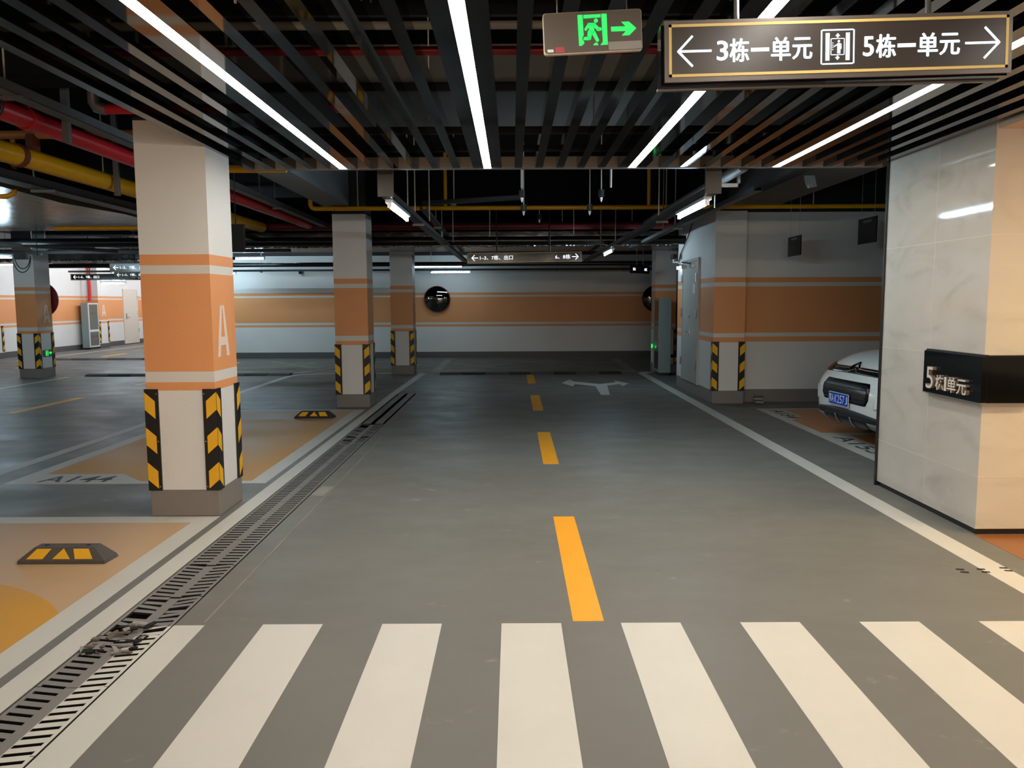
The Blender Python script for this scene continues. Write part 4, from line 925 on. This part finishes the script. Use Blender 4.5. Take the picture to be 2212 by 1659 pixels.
# hydrant cabinets
def cabinet(label, loc, w, d, h, rz, dark):
    """w along local x is the door width, d depth behind the door, door faces local -y"""
    o = thing('hydrant_cabinet', label, 'cabinet', loc, 'hydrant cabinets', rz); bm = 'cab_grey'
    g = MB(); g.box(-w / 2, .012, .06, w / 2, d, h, bm); g.box(-w / 2 + .03, .03, 0, w / 2 - .03, d - .02, .06, 'guard_black'); g.build('body', o)
    f = .045; wm = 'cab_grey' if dark else 'cab_white'
    dr = MB(); z0, z1, zm = .08, h - .01, h * .40
    dr.box(-w / 2, -.01, z0, -w / 2 + f, .012, z1, wm).box(w / 2 - f, -.01, z0, w / 2, .012, z1, wm).box(-w / 2 + f, -.01, z0, w / 2 - f, .012, z0 + f, wm).box(-w / 2 + f, -.01, z1 - f, w / 2 - f, .012, z1, wm).box(-w / 2 + f, -.01, zm - .04, w / 2 - f, .012, zm + .04, wm)
    do = dr.build('door', o)
    pm = 'pane_dark' if dark else 'pane'
    MB().box(-w / 2 + f, 0, z0 + f, w / 2 - f, .008, zm - .04, pm).build('lower_pane', do); MB().box(-w / 2 + f, 0, zm + .04, w / 2 - f, .008, z1 - f, pm).build('upper_pane', do)
    if not dark:
        g = MB(); text(g, '消火栓', (-w * .24, h * .74, w * .24, h * .80), M0, 'text_dark', .001, .01, z0=.0005); text(g, '119', (-w * .2, h * .2, w * .2, h * .25), M0, 'sticker_red', .001, .01, z0=.0005); g.build('lettering', do)
    MB().box(w / 2 - .03, -.02, h * .5, w / 2 - .018, -.01, h * .5 + .08, 'steel').build('door_handle', do)
cabinet('white framed glass hydrant cabinet against the left wall', (-14.70, 28.34, 0), .68, .25, 1.62, R(90), False)
cabinet('grey hydrant cabinet standing before the right end column', (3.13, 17.55, 0), .66, .25, 1.66, R(-90), True)
# rubbish by the alcove wall
g = MB(); rn = random.Random(2)
for i in range(5): g.prism([(rn.uniform(-.09, 0), rn.uniform(-.08, 0)), (rn.uniform(.03, .1), rn.uniform(-.07, -.02)), (rn.uniform(.04, .09), rn.uniform(.02, .08)), (rn.uniform(-.09, -.02), rn.uniform(.03, .07))], .025 * i, .025 * i + .025, 'drain_grey' if i % 2 else 'rubber')
tag(g.build('rubble_pile', loc=(3.78, 12.35, 0)), 'small pile of grey rubble at the foot of the alcove wall', 'rubble')

# ================================================================= CAR
car = thing('car', 'white car nosing out behind the stone wall with a blue number plate', 'car', (3.66, 8.86, 0), rz=R(5.2))
# stations: x, half width, z bottom, z top, top roundness
ST = [(-.0, .54, .36, .64, .6), (.035, .68, .27, .72, .62), (.10, .78, .22, .80, .66), (.19, .83, .2, .90, .7), (.34, .86, .19, .985, .74), (.58, .885, .18, 1.05, .76), (.95, .895, .18, 1.09, .76), (1.25, .9, .18, 1.11, .76),
      (2.2, .9, .19, 1.12, .78), (3.2, .9, .2, 1.12, .78), (3.85, .88, .22, 1.08, .74), (4.12, .8, .28, .98, .7), (4.2, .6, .38, .85, .6)]
def sect(x, w, zb, zt, k):
    hh = zt - zb
    half = [(0, zt), (w * .45, zt - .004), (w * k, zt - .03), (w * .94, zt - .12 * (hh / .8)), (w, zt - .3 * hh), (w, zb + .45 * hh), (w * .985, zb + .2 * hh), (w * .9, zb + .03), (w * .5, zb), (0, zb)]
    return half
vs = []; fs = []; n = 18
for s_ in ST:
    hf = sect(*s_); ringp = [(s_[0], a, b) for a, b in hf] + [(s_[0], -a, b) for a, b in hf[-2:0:-1]]
    vs += ringp
for i in range(len(ST) - 1):
    fs += [(i * n + j, i * n + (j + 1) % n, (i + 1) * n + (j + 1) % n, (i + 1) * n + j) for j in range(n)]
fs += [tuple(range(n)), tuple(range(len(ST) * n - 1, (len(ST) - 1) * n - 1, -1))]
bd = MB().add(vs, fs, 'car_white').build('body', car, smooth=False)
bd.data.polygons.foreach_set('use_smooth', [True] * len(bd.data.polygons))
sb = bd.modifiers.new('sub', 'SUBSURF'); sb.levels = 3; sb.render_levels = 3
dg = bpy.context.evaluated_depsgraph_get(); ev = bd.evaluated_get(dg).to_mesh()
bvh = BVHTree.FromPolygons([v.co.copy() for v in ev.vertices], [tuple(p.vertices) for p in ev.polygons])
def nose(y, z, off):
    h_ = bvh.ray_cast(Vector((-1, y, z)), Vector((1, 0, 0)))
    if h_[0] is None:
        return Vector((.4, y, z))
    nrm = h_[1] if h_[1].x < 0 else -h_[1]
    return h_[0] + nrm * off
def patch(name, outline, m, off, thick=.004, nu=20, nv=8, smooth=True):
    """outline(u, v) -> (y, z), u, v in 0..1, laid on the nose of the car"""
    g = MB(); vs = []
    for i in range(nu + 1):
        for j in range(nv + 1):
            vs.append(nose(*outline(i / nu, j / nv), off))
    fs = [(i * (nv + 1) + j, (i + 1) * (nv + 1) + j, (i + 1) * (nv + 1) + j + 1, i * (nv + 1) + j + 1) for i in range(nu) for j in range(nv)]
    g.add(vs, fs, m); o = g.build(name, car, smooth=smooth)
    so = o.modifiers.new('s', 'SOLIDIFY'); so.thickness = thick; so.offset = 0
    return o
def rr_out(y0, y1, z0, z1, r):
    def f(u, v):
        y = y0 + (y1 - y0) * u; e = min(y - y0, y1 - y); ins = 0
        if e < r: ins = r - math.sqrt(max(r * r - (r - e) ** 2, 0))
        return (y, z0 + ins + (z1 - z0 - 2 * ins) * v)
    return f
patch('hood_gap_band', lambda u, v: (-.80 + 1.6 * u, .775 + .012 * math.cos((u - .5) * 3) + .07 * v), 'car_black', .004)
patch('grille_frame', rr_out(-.50, .50, .475, .715, .07), 'chrome_dark', .002)
gr_ = patch('grille', rr_out(-.485, .485, .485, .705, .065), 'car_black', .007)
g = MB()
for k in range(5):
    z = .51 + .043 * k
    pts = [nose(-.44 + .88 * i / 16, z, .014) for i in range(17)]; g.tube(pts, .005, 'car_trim', 6)
g.build('grille_bar', car)
patch('bumper_lower', lambda u, v: (-.84 + 1.68 * u, .17 + (.235 - .06 * abs(2 * u - 1) ** 2) * v), 'car_trim', .006, .01)
patch('lower_intake', rr_out(-.46, .46, .235, .335, .04), 'car_black', .016)
for yy in (-.16, .16): patch('intake_divider', lambda u, v: (yy - .012 + .024 * u, .235 + .1 * v), 'car_silver', .026, .006, 2, 6)
for s in (-1, 1):
    patch('skid_plate', lambda u, v: (s * (.47 + .22 * u + .05 * (1 - v)), .18 + .13 * v), 'car_silver', .018, .008, 8, 6)
    patch('headlight', rr_out(min(s * .5, s * .82), max(s * .5, s * .82), .775, .865, .03), 'chrome_dark', .008)
    patch('fog_lamp', lambda u, v: (s * (.60 + .16 * u), .46 + .16 * v * math.sin(W * (.15 + .7 * u))), 'car_white', .008, .004, 10, 6)
g = MB()
for zc, up_, wd_ in (((.795), .035, .012), ((.835), .06, .014)):
    for s in (-1, 1):
        pts = [nose(0, zc + up_, .016), nose(s * .05, zc + up_ * .45, .02), nose(s * .10, zc, .018), nose(s * .20, zc - .004, .014), nose(s * .42, zc - .006, .012), nose(s * .7, zc - .002, .010)]
        g.tube(pts, [wd_, wd_, wd_ * .8, .006, .005, .004], 'chrome', 8)
g.build('chevron_badge', car)
# number plate
pc = nose(.06, .51, .03); pm = frame((pc.x, .06, .50), (0, -1, 0), (0, 0, 1))
po = MB().prism(rrect(-.22, -.07, .22, .07, .008), -.006, 0, 'plate_white', pm).prism(rrect(-.214, -.064, .214, .064, .006), 0, .001, 'plate_blue', pm).build('number_plate', car)
g = MB()
xs = [(-.205, -.155, '鄂'), (-.148, -.103, 'A'), (-.078, -.033, 'K'), (-.022, .023, '2'), (.034, .079, '5'), (.09, .135, '7'), (.15, .195, 'J')]
for a_, b_, t_ in xs: text(g, t_, (a_, -.045, b_, .045), pm, 'plate_white', .001, .0, z0=.001)
g.prism(circ(-.0905, 0, .005, 10), .001, .002, 'plate_white', pm); g.build('plate_number', po)
g = MB()
for a_ in (-.12, .12):
    for b_ in (-.058, .058): g.tube([pm @ Vector((a_, b_, 0)), pm @ Vector((a_, b_, .004))], .006, 'steel', 8)
g.build('plate_screw', po)
# cabin, windows, wheels, mirrors
cb = MB(); CP = [(1.05, .76, 1.03, 1.045), (1.75, .66, 1.0, 1.52), (2.3, .64, 1.0, 1.60), (3.2, .63, 1.0, 1.59), (3.8, .62, 1.0, 1.48), (4.1, .66, .98, 1.06)]
vs = []; 
for (x, w, zb, zt) in CP: vs += [(x, w * 1.12, zb), (x, w, zt - .05), (x, w * .7, zt), (x, -w * .7, zt), (x, -w, zt - .05), (x, -w * 1.12, zb)]
fs = []
for i in range(len(CP) - 1): fs += [(i * 6 + j, i * 6 + (j + 1) % 6, (i + 1) * 6 + (j + 1) % 6, (i + 1) * 6 + j) for j in range(6)]
fs += [tuple(range(6)), tuple(range(6 * len(CP) - 1, 6 * len(CP) - 7, -1))]
cbo = cb.add(vs, fs, 'car_white').build('cabin', car); cbo.modifiers.new('sub', 'SUBSURF').render_levels = 2
MB().add([(1.14, .68, 1.1), (1.14, -.68, 1.1), (1.66, -.58, 1.47), (1.66, .58, 1.47)], [(0, 1, 2, 3)], 'car_glass').build('windscreen', car)
for s in (-1, 1):
    MB().add([(1.5, s * .80, 1.1), (3.7, s * .80, 1.1), (3.4, s * .69, 1.48), (1.9, s * .69, 1.48)], [(0, 1, 2, 3)], 'car_glass').build('side_window', car)
    MB().box(1.35, min(s * .88, s * 1.05), 1.02, 1.47, max(s * .88, s * 1.05), 1.15, 'car_white').build('wing_mirror', car, bevel=.03)
    for x in (.85, 3.4):
        wh = MB(); wh.tube([(x, s * .70, .33), (x, s * .91, .33)], .33, 'tire', 32).tube([(x, s * .90, .33), (x, s * .925, .33)], .21, 'car_silver', 24); wh.build('wheel', car)
